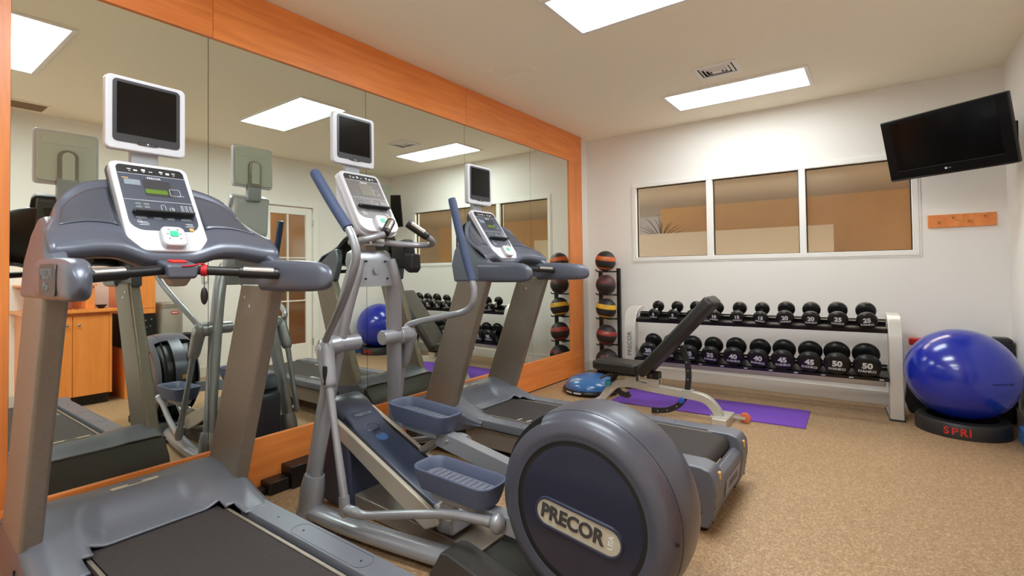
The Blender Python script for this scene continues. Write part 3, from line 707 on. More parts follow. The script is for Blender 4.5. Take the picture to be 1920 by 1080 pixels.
# ------------------------------------------------------------------ elliptical trainer
def elliptical():
    c = 1.68
    e = empty('elliptical_trainer', (1.2, c, 0), 'silver and navy elliptical trainer with big round rear wheel housing', 'elliptical')
    y = lambda h: c+h
    for s in (-1, 1):
        obj('front_upright', MB().tube([(.575, y(s*.262), .20), (.63, y(s*.215), .62), (.685, y(s*.165), 1.0), (.72, y(s*.128), 1.20), (.725, y(s*.10), 1.30)], [.036, .037, .038, .038, .03], 16, smooth=5, flat=(1.35, .95)), SILV, e)
        fs_ = obj('foot_socket', MB().tube([(.565, y(s*.268), .03), (.567, y(s*.268), .08), (.575, y(s*.262), .17), (.583, y(s*.256), .235)], [.058, .062, .061, .050], 20, smooth=3, flat=(1.0, .95)).sphere((.56, y(s*.268), .055), .062, 20, 12, (1.15, 1, .85)), WHITE if 0 else SILV, e)
        obj('base_tube', MB().tube([(.60, y(s*.266), .060), (.82, y(s*.262), .063), (1.10, y(s*.232), .064), (1.45, y(s*.175), .060)], .044, 18, smooth=6, flat=(.85, 1.15)), SILV, e)
        obj('rear_skirt', MB().prism([(1.36, 0.002), (1.43, .115), (1.47, .12), (1.75, .06), (1.95, .03), (1.95, .002)], 'y', *sorted((y(s*.115), y(s*.245)))), PLASD, e, bevel=.008)
    obj('rear_plinth', MB().box(1.50, 2.25, y(-.2), y(.2), .0, .06), BLK, e, bevel=.01)
    # motor tower under the ramp
    obj('lift_tower', MB().prism([(.40, .02), (.40, .42), (.44, .47), (.60, .42), (.66, .30), (.68, .02)], 'y', y(-.118), y(.118)), NAVY, e, bevel=.02)
    obj('floor_tray', MB().prism([(.62, .01), (.62, .10), (1.5, .07), (1.5, .01)], 'y', y(-.09), y(.09)), POST, e, bevel=.006)
    # ramp
    T = Vector((.46, 0, .52)); Bt = Vector((1.30, 0, .185)); d = (Bt-T).normalized(); n = Vector((-d.z, 0, d.x)); n = -n if n.z < 0 else n
    def rp(l, h): p = T+d*l+n*h; return (p.x, p.z)
    Lr = (Bt-T).length
    for s in (-1, 1):
        y0, y1 = sorted((y(s*.112), y(s*.137)))
        obj('ramp_rail', MB().prism([rp(.08, .0), rp(Lr, 0), rp(Lr+.03, -.035), rp(Lr-.03, -.105), rp(Lr-.16, -.105), rp(.12, -.075)], 'y', y0, y1), CREAM, e, bevel=.008)
        y0, y1 = sorted((y(s*.098), y(s*.111)))
        obj('ramp_groove', MB().prism([rp(.06, -.004), rp(Lr, -.004), rp(Lr, -.05), rp(.06, -.05)], 'y', y0, y1), SLOT, e)
    prof = [(-.03, -.06), (-.035, .0), (-.01, .028), (.05, .035), (.12, .028), (.20, .020), (.24, .004), (.30, -.002), (Lr-.06, -.004), (Lr-.02, -.03), (Lr-.04, -.07), (.1, -.07)]
    obj('ramp_cover', MB().prism([rp(a, b_) for a, b_ in prof], 'y', y(-.097), y(.097)), NAVY, e, bevel=.012, segs=4)
    hood = MB(); rings = []
    for l, h, w_ in ((-.055, -.02, .06), (-.045, .02, .095), (-.01, .040, .108), (.06, .044, .108), (.11, .036, .104), (.15, .024, .10)):
        rings.append([(*[rp(l, hh)[0]], y(ww), rp(l, hh)[1]) for ww, hh in ((-w_, -.07), (-w_, h-.012), (-w_*.8, h), (w_*.8, h), (w_, h-.012), (w_, -.07))])
    obj('ramp_hood', hood.loft(rings), NAVY, e, bevel=.012, segs=4)
    nn = Vector((n.x, 0, n.z)); uu = Vector((0, 1, 0)); vv = Vector((-d.x, 0, -d.z))
    P3 = lambda l, w_, h: Vector((rp(l, h)[0], y(w_), rp(l, h)[1]))
    po = rrect(.088, .064, .03, 6); pi_ = rrect(.072, .05, .024, 6); o_ = P3(.265, 0, -.001)
    obj('hand_hold', MB().loft([[o_+uu*a+vv*b_ for a, b_ in po], [o_+uu*a+vv*b_+nn*.008 for a, b_ in pi_], [o_+uu*a+vv*b_-nn*.002 for a, b_ in [(p*.9, q*.9) for p, q in pi_]]], cap=True), NAVY, e, bevel=.002)
    lg = obj('ramp_logo', MB().slab(P3(.345, 0, -.0035), uu, vv, rrect(.064, .064, .031, 8), .0014), DISCB, e)
    def ringm(o_, ra, rb, m_, h_): return MB().loft([[o_+uu*ra*math.cos(2*PI*k/24)+vv*ra*math.sin(2*PI*k/24)+nn*h_ for k in range(24)], [o_+uu*rb*math.cos(2*PI*k/24)+vv*rb*math.sin(2*PI*k/24)+nn*h_ for k in range(24)], [o_+uu*rb*math.cos(2*PI*k/24)+vv*rb*math.sin(2*PI*k/24)+nn*(h_-.001) for k in range(24)], [o_+uu*ra*math.cos(2*PI*k/24)+vv*ra*math.sin(2*PI*k/24)+nn*(h_-.001) for k in range(24)]], closed=True)
    obj('logo_ring', ringm(P3(.345, 0, -.002), .027, .025, 0, .002), INKD, lg); obj('logo_ring', ringm(P3(.345, 0, -.002), .013, .010, 0, .002), INKD, lg)
    text('brand_print', 'PRECOR', .028, P3(.175, 0, .0265), uu, vv, INKD, e, 0)
    # end rollers
    for s in (-1, 1):
        obj('roller', MB().lathe([(.02, -.02), (.042, -.018), (.045, 0), (.042, .018), (.02, .02)], (1.345, y(s*.10), .205), 'y', 24), CREAM, e)
    obj('ramp_end', MB().prism([rp(Lr-.05, .012), rp(Lr+.06, .004), rp(Lr+.10, -.05), rp(Lr+.02, -.09), rp(Lr-.05, -.05)], 'y', y(-.11), y(.11)), SILV, e, bevel=.012)
    # pedals: x centre, y offset, z, half length, pitch
    for px, ph, pz, tilt in ((1.425, -.125, .350, -.03), (.968, .12, .497, -.05)):
        o_ = Vector((px, y(ph), pz)); ca, sa = math.cos(tilt), math.sin(tilt)
        def Q(a, b_, h): return o_+Vector((a*ca-h*sa, b_, a*sa+h*ca))
        def rngp(L, W_, r_, h): return [Q(a, b_, h) for a, b_ in rrect(L, W_, r_, 6)]
        pd = obj('pedal', MB().loft([rngp(.37, .135, .05, -.045), rngp(.40, .160, .055, -.005), rngp(.425, .178, .06, .045), rngp(.415, .168, .056, .050), rngp(.395, .150, .05, .040), rngp(.37, .130, .045, .0)]), PEDAL, e, bevel=.003, ang=50)
        tr = obj('pedal_tread', MB().loft([rngp(.36, .122, .042, .0005), rngp(.36, .122, .042, .004)]), PEDTR, pd)
        rb = MB()
        for k in range(11):
            xx = -.15+.03*k; rb.add([Q(xx, -.052, .0045), Q(xx+.008, -.052, .0045), Q(xx+.008, .052, .0045), Q(xx, .052, .0045), Q(xx, -.052, .0066), Q(xx+.008, -.052, .0066), Q(xx+.008, .052, .0066), Q(xx, .052, .0066)],
                   [(0, 1, 5, 4), (1, 2, 6, 5), (2, 3, 7, 6), (3, 0, 4, 7), (4, 5, 6, 7)])
        obj('tread_ribs', rb, PEDTR, pd)
        obj('pedal_bracket', MB().loft([[Q(a, b_, -.04) for a, b_ in rrect(.30, .09, .02, 3)], [Q(a, b_, -.085) for a, b_ in rrect(.26, .07, .02, 3)]]), SILV, e, bevel=.004)
        # foot link beam into the wheel
        s = 1 if ph > 0 else -1
        if s > 0:
            obj('foot_link', MB().prism([(px+.12, pz-.045), (1.85, .325), (1.85, .245), (px+.10, pz-.125)], 'y', y(ph-.028), y(ph+.028)), SILV, e, bevel=.006)
            obj('roller_arm', MB().tube([(px+.13, y(ph), pz-.09), (px-.10, y(ph), pz-.235)], .022, 14), POST, e)
            obj('link_screw', MB().cyl((px+.18, y(ph-.036), pz-.09), (px+.18, y(ph-.026), pz-.09), .008, 10), CHR, e)
        else:
            obj('foot_link', MB().prism([(px+.12, pz-.055), (1.90, .295), (1.90, .215), (px+.12, pz-.125)], 'y', y(ph-.028), y(ph+.028)), SILV, e, bevel=.006)
            obj('roller_arm', MB().tube([(px+.0, y(ph), pz-.075), (px-.09, y(ph), pz-.15)], .024, 14), SILV, e)
    # pivot hubs
    for s in (-1, 1):
        obj('pivot_hub', MB().cyl((.69, y(s*.075), .878), (.69, y(s*.195), .878), .040, 24).cyl((.69, y(s*.192), .878), (.69, y(s*.268), .874), .047, 24), SILV, e, bevel=.006)
        hs = obj('arm_socket', MB().tube([(.69, y(s*.262), .905), (.70, y(s*.27), .86), (.745, y(s*.282), .72), (.755, y(s*.284), .69)] if s < 0 else [(.69, y(s*.262), .905), (.685, y(s*.27), .86), (.63, y(s*.282), .72), (.62, y(s*.284), .69)], [.038, .047, .040, .027], 18, smooth=4, flat=(1, .85)), SILV, e)
        obj('socket_cap', MB().cyl((.692, y(s*.300), .868), (.692, y(s*.308), .868), .024, 20), WHITE, hs)
        obj('socket_slot', MB().box(.738 if s < 0 else .63, .764 if s < 0 else .655, min(y(s*.300), y(s*.3145)), max(y(s*.300), y(s*.3145)), .705, .795), SLOT, hs, bevel=.006)
    # left moving arm
    la = obj('moving_arm', MB().tube([(.69, y(-.268), .885), (.76, y(-.29), .95), (.93, y(-.34), 1.09), (1.045, y(-.375), 1.20), (1.10, y(-.385), 1.30), (1.085, y(-.39), 1.375), (1.06, y(-.395), 1.42)], .018, 14, smooth=6), SILV, e)
    obj('grip', MB().tube([(1.06, y(-.395), 1.42), (.96, y(-.40), 1.53), (.84, y(-.405), 1.672), (.835, y(-.405), 1.677)], [.023, .023, .023, .017], 16, smooth=3), NAVYG, la)
    # right moving arm
    ra = obj('moving_arm', MB().tube([(.69, y(.268), .885), (.66, y(.285), .92), (.72, y(.32), .945), (.90, y(.385), .985), (1.0, y(.40), 1.01), (1.062, y(.40), 1.06), (1.072, y(.40), 1.13), (1.058, y(.40), 1.18)], .018, 14, smooth=6), SILV, e)
    obj('grip', MB().tube([(1.058, y(.40), 1.18), (.99, y(.40), 1.38), (.918, y(.40), 1.625), (.915, y(.40), 1.632)], [.023, .023, .023, .017], 16, smooth=3), NAVYG, ra)
    # lower links
    obj('lower_arm', MB().tube([(.75, y(-.284), .71), (.81, y(-.294), .50), (.88, y(-.305), .27), (.90, y(-.308), .20)], [.020, .016, .019, .019], 14, smooth=4).tube([(.893, y(-.307), .225), (.906, y(-.311), .162), (.912, y(-.312), .140)], [.024, .025, .018], 14), SILV, e)
    obj('drag_link', MB().tube([(.915, y(-.31), .172), (.96, y(-.302), .170), (1.03, y(-.29), .170), (1.25, y(-.255), .222), (1.45, y(-.215), .262), (1.57, y(-.19), .268), (1.64, y(-.178), .270)], [.024, .025, .018, .018, .018, .019, .020], 14, smooth=5), SILV, e)
    obj('link_knuckle', MB().sphere((1.665, y(-.172), .269), .034, 20, 12, (.9, 1, 1.15)), SILV, e)
    obj('link_bushing', MB().cyl((1.672, y(-.155), .270), (1.678, y(-.110), .272), .021, 16), BLK, e)
    obj('lower_arm', MB().tube([(.62, y(.284), .71), (.58, y(.294), .50), (.545, y(.305), .30), (.54, y(.308), .25)], [.020, .016, .019, .021], 14, smooth=4), SILV, e)
    obj('drag_link', MB().tube([(.545, y(.31), .255), (.66, y(.30), .26), (.9, y(.26), .33), (1.12, y(.21), .395), (1.21, y(.178), .40)], [.024, .018, .018, .018, .022], 14, smooth=5), SILV, e)
    # ---- console column
    pb = MB()
    def rect(x, z, hy, hx, m_=4): return [(x+a, y(b_), z) for a, b_ in rrect(hx*2, hy*2, .02, 4)]
    pb.loft([rect(.71, 1.160, .118, .040), rect(.705, 1.19, .120, .042), rect(.69, 1.29, .128, .045), rect(.683, 1.335, .118, .040), rect(.68, 1.350, .098, .028)])
    box = obj('junction_cover', pb, SILV, e, bevel=.004, ang=50)
    sc_m = MB()
    for a, z in ((-.062, 1.29), (.062, 1.29), (-.07, 1.20), (.07, 1.20)): sc_m.cyl((.73-(z-1.16)*.02, y(a), z), (.7555-(z-1.16)*.05, y(a), z), .005, 8)
    obj('cover_holes', sc_m, SLOT, box)
    for s in (-1, 1):
        for z in (1.245, 1.175): obj('clamp_bolt', MB().cyl((.745, y(s*.122), z), (.762, y(s*.122), z), .008, 12), CHR, e)
    obj('cover_emblem', MB().cyl((.748, y(0), 1.245), (.7525, y(0), 1.245), .020, 20), SILV, box)
    obj('console_column', MB().box(.655, .71, y(-.045), y(.03), 1.33, 1.50), POST, e, bevel=.008)
    # fixed handles
    for s in (-1, 1):
        fh = obj('fixed_handle', MB().tube([(.72, y(s*.03), 1.40), (.76, y(s*.12), 1.385), (.83, y(s*.215), 1.378), (.91, y(s*.235), 1.380), (.962, y(s*.19), 1.395), (.978, y(s*.14), 1.412)], .0165, 14, smooth=6), SILV, e)
        g0, g1 = Vector((.980, y(s*.138), 1.414)), Vector((.925, y(s*.052), 1.482))
        gr = obj('grip_sleeve', MB().cyl(g0, g1, .0215, 18), BLK, fh, bevel=.004)
        dd = g1-g0; obj('pulse_sensor', MB().cyl(g0+dd*.2+Vector((.005, 0, .005)), g0+dd*.85+Vector((.005, 0, .005)), .0175, 16), STEEL, gr, bevel=.002)
    obj('handle_clamp', MB().box(.70, .76, y(-.05), y(.05), 1.37, 1.415), CHR, e, bevel=.01)
    obj('console_body', MB().prism([(.56, 1.50), (.545, 1.73), (.58, 1.765), (.78, 1.44), (.72, 1.42), (.63, 1.45)], 'y', y(-.115), y(.115)), WHITE, e, bevel=.02)
    slabpanel(e, (.600, 1.772), (.800, 1.442), .126, FACEG, LCDG, c)
    obj('screen_neck', MB().box(.515, .555, y(-.045), y(.045), 1.72, 1.85), SILV, e, bevel=.008)
    screen(e, .570, 1.814, 2.092, .132, c)
    obj('bottle_holder', MB().prism([(.665, 1.255), (.655, 1.40), (.765, 1.415), (.79, 1.30), (.775, 1.25)], 'y', y(.17), y(.245)), BLK, e, bevel=.012)
    obj('holder_pocket', MB().prism([(.77, 1.245), (.775, 1.335), (.83, 1.33), (.835, 1.25), (.81, 1.225)], 'y', y(.165), y(.235)), BLK, e, bevel=.01)
    # ---- wheel housing
    cx, cz = 2.006, .388
    c0_ = c; c = 1.668
    half = [(.262, .150), (.270, .1535), (.285, .152), (.306, .146), (.324, .133), (.337, .115), (.345, .095), (.350, .060), (.352, .02)]
    pr = [(r, -h) for r, h in half]+[(r, h) for r, h in reversed(half)]
    n_ = 72
    def part(lo, hi, a0=0., a1=360., m_=None, nm='wheel_shell', inner=.335):
        P_ = [p for p in pr if lo-1e-6 <= p[1] <= hi+1e-6]
        rg = []; steps = int((a1-a0)/5)
        full = a1-a0 >= 359.9
        for k in range(steps if full else steps+1):
            a = R(a0+(a1-a0)*k/steps); ca, sa = math.cos(a), math.sin(a)
            outr = [(cx+r*ca, c+h, cz+r*sa) for r, h in P_]
            innr = [(cx+(r-.012)*ca, c+h*.985, cz+(r-.012)*sa) for r, h in reversed(P_)]
            rg.append(outr+innr)
        return obj(nm, MB().loft(rg, closed=full), m_ or WHEEL, e, ang=40)
    ws = part(-.17, .17, 240-360, 118)
    part(-.17, -.132, 118, 240, nm='wheel_front_lobe'); part(.132, .17, 118, 240, nm='wheel_front_lobe')
    # front is open as two dark slots (crank arms run through): centre hood full, side hoods full, dark gap bands
    def band(lo, hi, a0, a1, m_, nm, r_=.3505):
        rg = []; steps = int(abs(a1-a0)/5)
        for k in range(steps+1):
            a = R(a0+(a1-a0)*k/steps); ca, sa = math.cos(a), math.sin(a)
            rg.append([(cx+r_*ca, c+lo, cz+r_*sa), (cx+r_*ca, c+hi, cz+r_*sa), (cx+(r_-.012)*ca, c+hi, cz+(r_-.012)*sa), (cx+(r_-.012)*ca, c+lo, cz+(r_-.012)*sa)])
        return obj(nm, MB().loft(rg), m_, e, ang=40)
    band(-.042, .042, 118, 240, WHEEL, 'wheel_centre_band', .352)
    obj('wheel_core', MB().lathe([(.03, -.128), (.296, -.128), (.318, -.10), (.318, .10), (.296, .128), (.03, .128)], (cx, c, cz), 'y', 40), BLK, e)
    obj('seam_line', MB().lathe([(.343, -.0958), (.3458, -.0958), (.3458, -.0943), (.343, -.0943)], (cx, c, cz), 'y', 72), SLOT, e)
    for s in (-1, 1):
        dk = obj('wheel_disc', MB().lathe([(.001, s*.1465), (.20, s*.1465), (.249, s*.1435), (.257, s*.136), (.257, s*.12), (.001, s*.12)], (cx, c, cz), 'y', 72), DISCP, e)
        obj('disc_gap', MB().lathe([(.2565, s*.1445), (.2635, s*.1445), (.2635, s*.13), (.2565, s*.13)], (cx, c, cz), 'y', 72), SLOT, e)
        yy = c+s*.1467; bt = R(-8.5); U = Vector((-s*math.cos(bt), 0, -s*math.sin(bt))); V = Vector((-math.sin(bt), 0, math.cos(bt))); W_ = Vector((0, s, 0))
        o_ = Vector((cx-.002, yy, cz-.036))
        rimp = rrect(.345, .108, .053, 8); inp = rrect(.325, .088, .0435, 8)
        obj('badge_rim', MB().loft([[o_+U*a+V*b_ for a, b_ in rimp], [o_+U*a*.985+V*b_*.96+W_*.008 for a, b_ in rimp], [o_+U*a*1.01+V*b_*1.02+W_*.008 for a, b_ in inp], [o_+U*a+V*b_+W_*.002 for a, b_ in inp], [o_+U*a+V*b_ for a, b_ in inp]], closed=True), NAVY, dk)
        bg = obj('badge', MB().loft([[o_+U*a+V*b_ for a, b_ in inp], [o_+U*a+V*b_+W_*.0035 for a, b_ in inp]]), BADGE, dk)
        U_ = U
        text('brand_print', 'PRECOR', .070, o_+W_*.0042+U_*(-.022), U_, V, PLASD, bg, .030, .94, .003)
        text('country_print', 'USA', .026, o_+W_*.0042+U_*.128, V, -U_, INK, bg, .0)
        obj('shell_bolt', MB().cyl((cx+.318*math.cos(R(-1)), c+s*.118, cz+.318*math.sin(R(-1))), (cx+.3385*math.cos(R(-1)), c+s*.126, cz+.3385*math.sin(R(-1))), .006, 8), SLOT, e)
    obj('warning_sticker', MB().box(cx-.3555, cx-.3505, c+.0, c+.03, .40, .43), AMB, e)
    # transport wheel at rear
    obj('transport_foot', MB().cyl((2.30, c-.16, .025), (2.30, c+.16, .025), .025, 16), BLK, e)
    return e
elliptical()

# black power boxes at the foot of the mirror wall
pw = empty('power_box', (.1, 1.7, 0), 'stepped black power supply box on the floor against the mirror base', 'power box')
obj('body', MB().box(.02, .14, 1.56, 2.05, 0, .125), BLK, pw, bevel=.006)
obj('step', MB().box(.02, .12, 1.44, 1.555, 0, .07), BLK, pw, bevel=.005)
obj('plug', MB().box(.03, .09, 1.37, 1.438, 0, .04), BLK, pw, bevel=.005)

# ------------------------------------------------------------------ dumbbell rack
YAW = R(3.4); rk0 = Vector((1.90, 4.96, 0))
rot = Matrix.Rotation(YAW, 3, 'Z')
rk = empty('dumbbell_rack', rk0, 'two-tier silver dumbbell rack with black trays under the long window', 'rack', rot=rot)
def RW(x, y_, z): return rk0+rot @ Vector((x, y_, z))      # rack coordinates -> world; y_ is depth behind the front plane
def rbox(x0, x1, y0, y1, z0, z1):
    m = MB().box(x0, x1, y0, y1, z0, z1); m.v = [RW(*p) for p in m.v]; return m
def rprism(poly, x0, x1):
    m = MB().prism(poly, 'x', x0, x1); m.v = [RW(*p) for p in m.v]; return m
for nm, xa, xb in (('left', -1.175, -1.055), ('right', 1.015, 1.11)):
    pf = [(-.02, 0), (-.045, .30), (-.045, .66), (-.01, .765), (.07, .825), (.20, .845), (.27, .84), (.27, .80), (.20, .795), (.11, .775), (.06, .70), (.055, .30), (.10, .02), (.38, .02), (.38, 0)]
    lg = obj('side_leg', rprism(pf, xa, xb), RSIL, rk, bevel=.012)
    if nm == 'left': text('brand_print', 'PRECOR', .060, RW((xa+xb)/2, -.0465, .47), (0, 0, 1), rot @ Vector((-1, 0, 0)), GREYB, lg, .02, 1.1)
    obj('leg_foot', rbox(xa-.004, xb+.004, -.03, .39, 0, .012), BLK, rk, bevel=.003)
TI = R(24)
def tray(zc, yc, dep, nm):
    lt = -.004 if nm == 'upper' else -.015
    ca, sa = math.cos(TI), math.sin(TI)
    def q(a, h): return (yc+a*ca-h*sa, zc+a*sa+h*ca)
    tr = obj('shelf_tray', rprism([q(-dep/2, lt), q(-dep/2, -.042), q(dep/2, -.042), q(dep/2, lt), q(dep/2-.006, lt), q(dep/2-.006, -.034), q(-dep/2+.006, -.034), q(-dep/2+.006, lt)], -1.055, 1.015), BLKM, rk, bevel=.002)
    for a in (-dep*.32, dep*.32): obj('support_rail', rprism([q(a-.012, -.034), q(a+.012, -.034), q(a+.012, lt-.003), q(a-.012, lt-.003)], -1.05, 1.01), BLKM, tr)
    return tr, q
trU, qU = tray(.762, .055, .17, 'upper'); trL, qL = tray(.395, .0, .21, 'lower')
obj('back_brace', rbox(-1.055, 1.015, .30, .33, .20, .28), RSIL, rk, bevel=.006)
ups = [(1229, 1.044), (0, 1.234), (0, 1.417), (0, 1.611), (0, 1.81), (0, 2.001), (0, 2.196), (0, 2.389), (0, 2.581), (0, 2.778)]
UX = [a[1] for a in ups]; UWt = [5, 5, 10, 10, 15, 15, 20, 20, 25, 25]
LXs = [1.007, 1.191, 1.392, 1.584, 1.782, 1.983, 2.175, 2.374, 2.567, 2.768]; LWt = [30, 30, 35, 35, 40, 40, 45, 45, 50, 50]
RAD = {5: .058, 10: .060, 15: .062, 20: .070, 25: .073, 30: .085, 35: .085, 40: .089, 45: .093, 50: .097}
DB = {}
def dumbbell(w):
    r = RAD[w]; th = .040+r*.35; gap = .105 if w < 20 else .095
    L = gap/2+th
    root = empty('dumbbell', (0, 0, 0))
    for s in (-1, 1):
        pf = [(.001, s*(gap/2)), (r*.62, s*(gap/2)), (r*.9, s*(gap/2+th*.16)), (r, s*(gap/2+th*.40)), (r, s*(gap/2+th*.68)), (r*.95, s*(gap/2+th*.86)), (r*.80, s*(gap/2+th*.985)), (r*.74, s*(gap/2+th)), (.001, s*(gap/2+th))]
        hd = obj('head', MB().lathe(pf, (0, 0, 0), 'y', 28), RUB, root, local=True, ang=40)
        if s < 0: front = hd
    obj('handle', MB().tube([(0, -gap/2-.004, 0), (0, -gap*.25, 0), (0, 0, 0), (0, gap*.25, 0), (0, gap/2+.004, 0)], [.014, .016, .018, .016, .014], 14), CHR, root, local=True)
    sz = r*.72
    text('weight_print', str(w), sz, (0, -gap/2-th-.0005, r*.16), (1, 0, 0), (0, 0, 1), INK, front, .045)
    text('brand_print', 'IVANKO', r*.33, (0, -gap/2-th-.0005, -r*.34), (1, 0, 0), (0, 0, 1), INK, front, .02)
    return root, L
sdl = None
ordn = ['leftmost', 'second from left', 'third from left', 'fourth from left', 'fifth from left', 'fifth from right', 'fourth from right', 'third from right', 'second from right', 'rightmost']
for xs, ws_, q, nm, tr, dd in ((UX, UWt, qU, 'upper', trU, .02), (LXs, LWt, qL, 'lower', trL, .0)):
    for k, (x, w) in enumerate(zip(xs, ws_)):
        if w in DB: o, L = DB[w]; o = copy_tree(o)
        else: o, L = dumbbell(w); DB[w] = (o, L)
        r = RAD[w]
        lx = (x-rk0.x)/math.cos(YAW)
        # centre sits r above the saddle surface
        yy, zz = q(0.0, r*.92-.004 if nm == 'lower' else r*.9+.006)
        p = RW(lx, yy, zz)
        M = Matrix.Translation(p) @ Matrix.Rotation(YAW, 4, 'Z') @ Matrix.Rotation(TI, 4, 'X') @ Matrix.Rotation(random.uniform(-.12, .12), 4, 'Y')
        o.matrix_world = M; WM[o.name] = M
        tag(o, 'black %d pound dumbbell, %s on the %s rack tier' % (w, ordn[k], nm), 'dumbbell', 'dumbbells on the %s tier' % nm)
        for a in (-.068, .068):
            rgs = []
            hb = (r*.92-.004 if nm == 'lower' else r*.9+.006)-r-.0025
            for lx_, h in ((-.55*r, hb+.165*r), (-.2*r, hb+.018*r), (.2*r, hb+.018*r), (.55*r, hb+.165*r)):
                (y0, z0), (y1, z1), (y2, z2), (y3, z3) = q(a-.012, h), q(a+.012, h), q(a+.012, h-.008), q(a-.012, h-.008)
                rgs.append([RW(lx+lx_, *pt) for pt in ((y0, z0), (y1, z1), (y2, z2), (y3, z3))])
            obj('saddle', MB().loft(rgs), BLKM, tr)
        if nm == 'lower' and k > 1 and k < 10:
            (y0, z0) = q(-.1065, -.026); obj('weight_sticker', MB().slab(RW(lx+.095, y0, z0), rot @ Vector((1, 0, 0)), (0, -.3, 1), rrect(.03, .008, .001, 1), .001), INK, tr)
for (x, y_) in ((0, 0),): pass

# ------------------------------------------------------------------ medicine ball tower
tw = empty('ball_tower', (.30, 5.36, 0), 'black steel medicine ball tower in the corner beside the mirror', 'stand')
obj('post', MB().box(.405, .445, 5.40, 5.44, .02, 1.245), BLKM, tw, bevel=.004)
obj('post', MB().box(.165, .205, 5.42, 5.46, .02, 1.20), BLKM, tw, bevel=.004)
obj('base', MB().box(.13, .48, 5.18, 5.21, 0, .035).box(.13, .48, 5.42, 5.47, 0, .035).box(.29, .33, 5.21, 5.42, 0, .03), BLKM, tw, bevel=.004)
zs = [(1.330, .118), (1.055, .115), (.778, .118), (.476, .118), (.185, .130)]
for z, r in zs:
    for xx in (.235, .375):
        obj('prong', MB().tube([(xx, 5.43, z-r*.86-.02), (xx, 5.24, z-r*.86-.012), (xx, 5.215, z-r*.80)], .007, 8, smooth=3), BLKM, tw)
    obj('crossbar', MB().box(.165, .44, 5.415, 5.435, z-r*.86-.03, z-r*.86-.014), BLKM, tw)
def medball(z, r, band, base, lab_, txt=True, tc=ORANGE):
    c0 = Vector((.312, 5.31, z))
    b_ = empty('medicine_ball', (c0.x, c0.y, z-r), lab_, 'medicine ball', 'medicine balls on the tower')
    tilt = Matrix.Rotation(R(8), 3, 'Y')
    def rot_(mb, rr=None):
        mb.v = [c0+tilt @ (p-c0) for p in mb.v]; return mb
    obj('upper_panel', rot_(MB().sphere(c0, r, 32, 9, z0=.48, z1=.9999)), base, b_)
    obj('band', rot_(MB().sphere(c0, r*1.003, 32, 8, z0=.06, z1=.48)), band, b_)
    obj('lower_panel', rot_(MB().sphere(c0, r, 32, 9, z0=-.62, z1=.06)), BALLK, b_)
    obj('bottom_band', rot_(MB().sphere(c0, r*1.003, 32, 6, z0=-.78, z1=-.62)), band if band is not BALLK else BALLK, b_)
    obj('bottom_panel', rot_(MB().sphere(c0, r, 32, 6, z0=-.9999, z1=-.78)), BALLK, b_)
    # printed letters following the ball
    dir0 = Vector((.42, -.88, .27)).normalized() if base is not BALLK or band is not BALLK else Vector((.30, -.88, .4)).normalized()
    u = Vector((0, 0, 1)).cross(-dir0).normalized(); u = -u
    u = dir0.cross(Vector((0, 0, 1))).normalized(); u = -u
    v = u.cross(dir0); v = -v if v.z < 0 else v
    for k, ch in enumerate('SPRI'):
        s_ = .045 if band is BALLK else .03
        a = (k-1.5)*s_*.75/r
        dd = (dir0*math.cos(a)+u*math.sin(a)).normalized(); ul = (u*math.cos(a)-dir0*math.sin(a))
        text('letter', ch, s_, c0+dd*(r*1.006+.001), ul, v, tc, b_, .02)
    return b_
medball(*zs[0], OR2, BALLK, 'black medicine ball with orange band, topmost on the tower', tc=AMB)
medball(*zs[1], MAR, MAR, 'maroon medicine ball, second from the top of the tower', tc=RED2)
medball(*zs[2], YEL, BALLK, 'black medicine ball with yellow band, middle of the tower', tc=OR2)
medball(*zs[3], RED2, BALLK, 'black medicine ball with dull red band, fourth down the tower', tc=AMB)
medball(*zs[4], BALLK, BALLK, 'all black medicine ball with red letters, lowest on the tower', tc=RED)

# ------------------------------------------------------------------ half-dome balance trainer
bo = empty('balance_trainer', (.49, 4.56, 0), 'blue half-dome balance trainer on the floor by the ball tower', 'balance trainer')
obj('platform', MB().lathe([(.22, .012), (.278, .018), (.285, .035), (.278, .052), (.24, .056)], (.49, 4.56, 0), n=48), BLK, bo)
dm = [(.265*math.cos(R(a))**.9 if a < 90 else .001, .055+.125*math.sin(R(a))) for a in range(0, 91, 9)]
obj('dome', MB().lathe(dm, (.49, 4.56, 0), n=48), BOSU, bo)
obj('platform_feet', MB().lathe([(.20, 0), (.21, 0), (.22, .014), (.20, .014)], (.49, 4.56, 0), n=32), BLK, bo)
lm = MB()
for k in range(9):
    a = R(-118+4.2*k); 
    if k in (4,): continue
    rr = .2865; p = Vector((.49+rr*math.cos(a), 4.56+rr*math.sin(a), .034)); lm.slab(p, (-math.sin(a), math.cos(a), 0), (0, 0, 1), rrect(.018, .014, .002, 2), .0012)
obj('rim_print', lm, INK, bo)

# ------------------------------------------------------------------ exercise mat
ma = tag(obj('exercise_mat', MB().add([(.80, 4.86, .001), (.80, 4.86, .008), (2.372, 4.931, .001), (2.372, 4.931, .008), (2.39, 4.385, .001), (2.39, 4.385, .008), (.82, 4.30, .001), (.82, 4.30, .008)],
    [(0, 2, 3, 1), (2, 4, 5, 3), (4, 6, 7, 5), (6, 0, 1, 7), (1, 3, 5, 7), (0, 6, 4, 2)]), PURP), 'purple exercise mat lying flat in front of the dumbbell rack', 'mat')

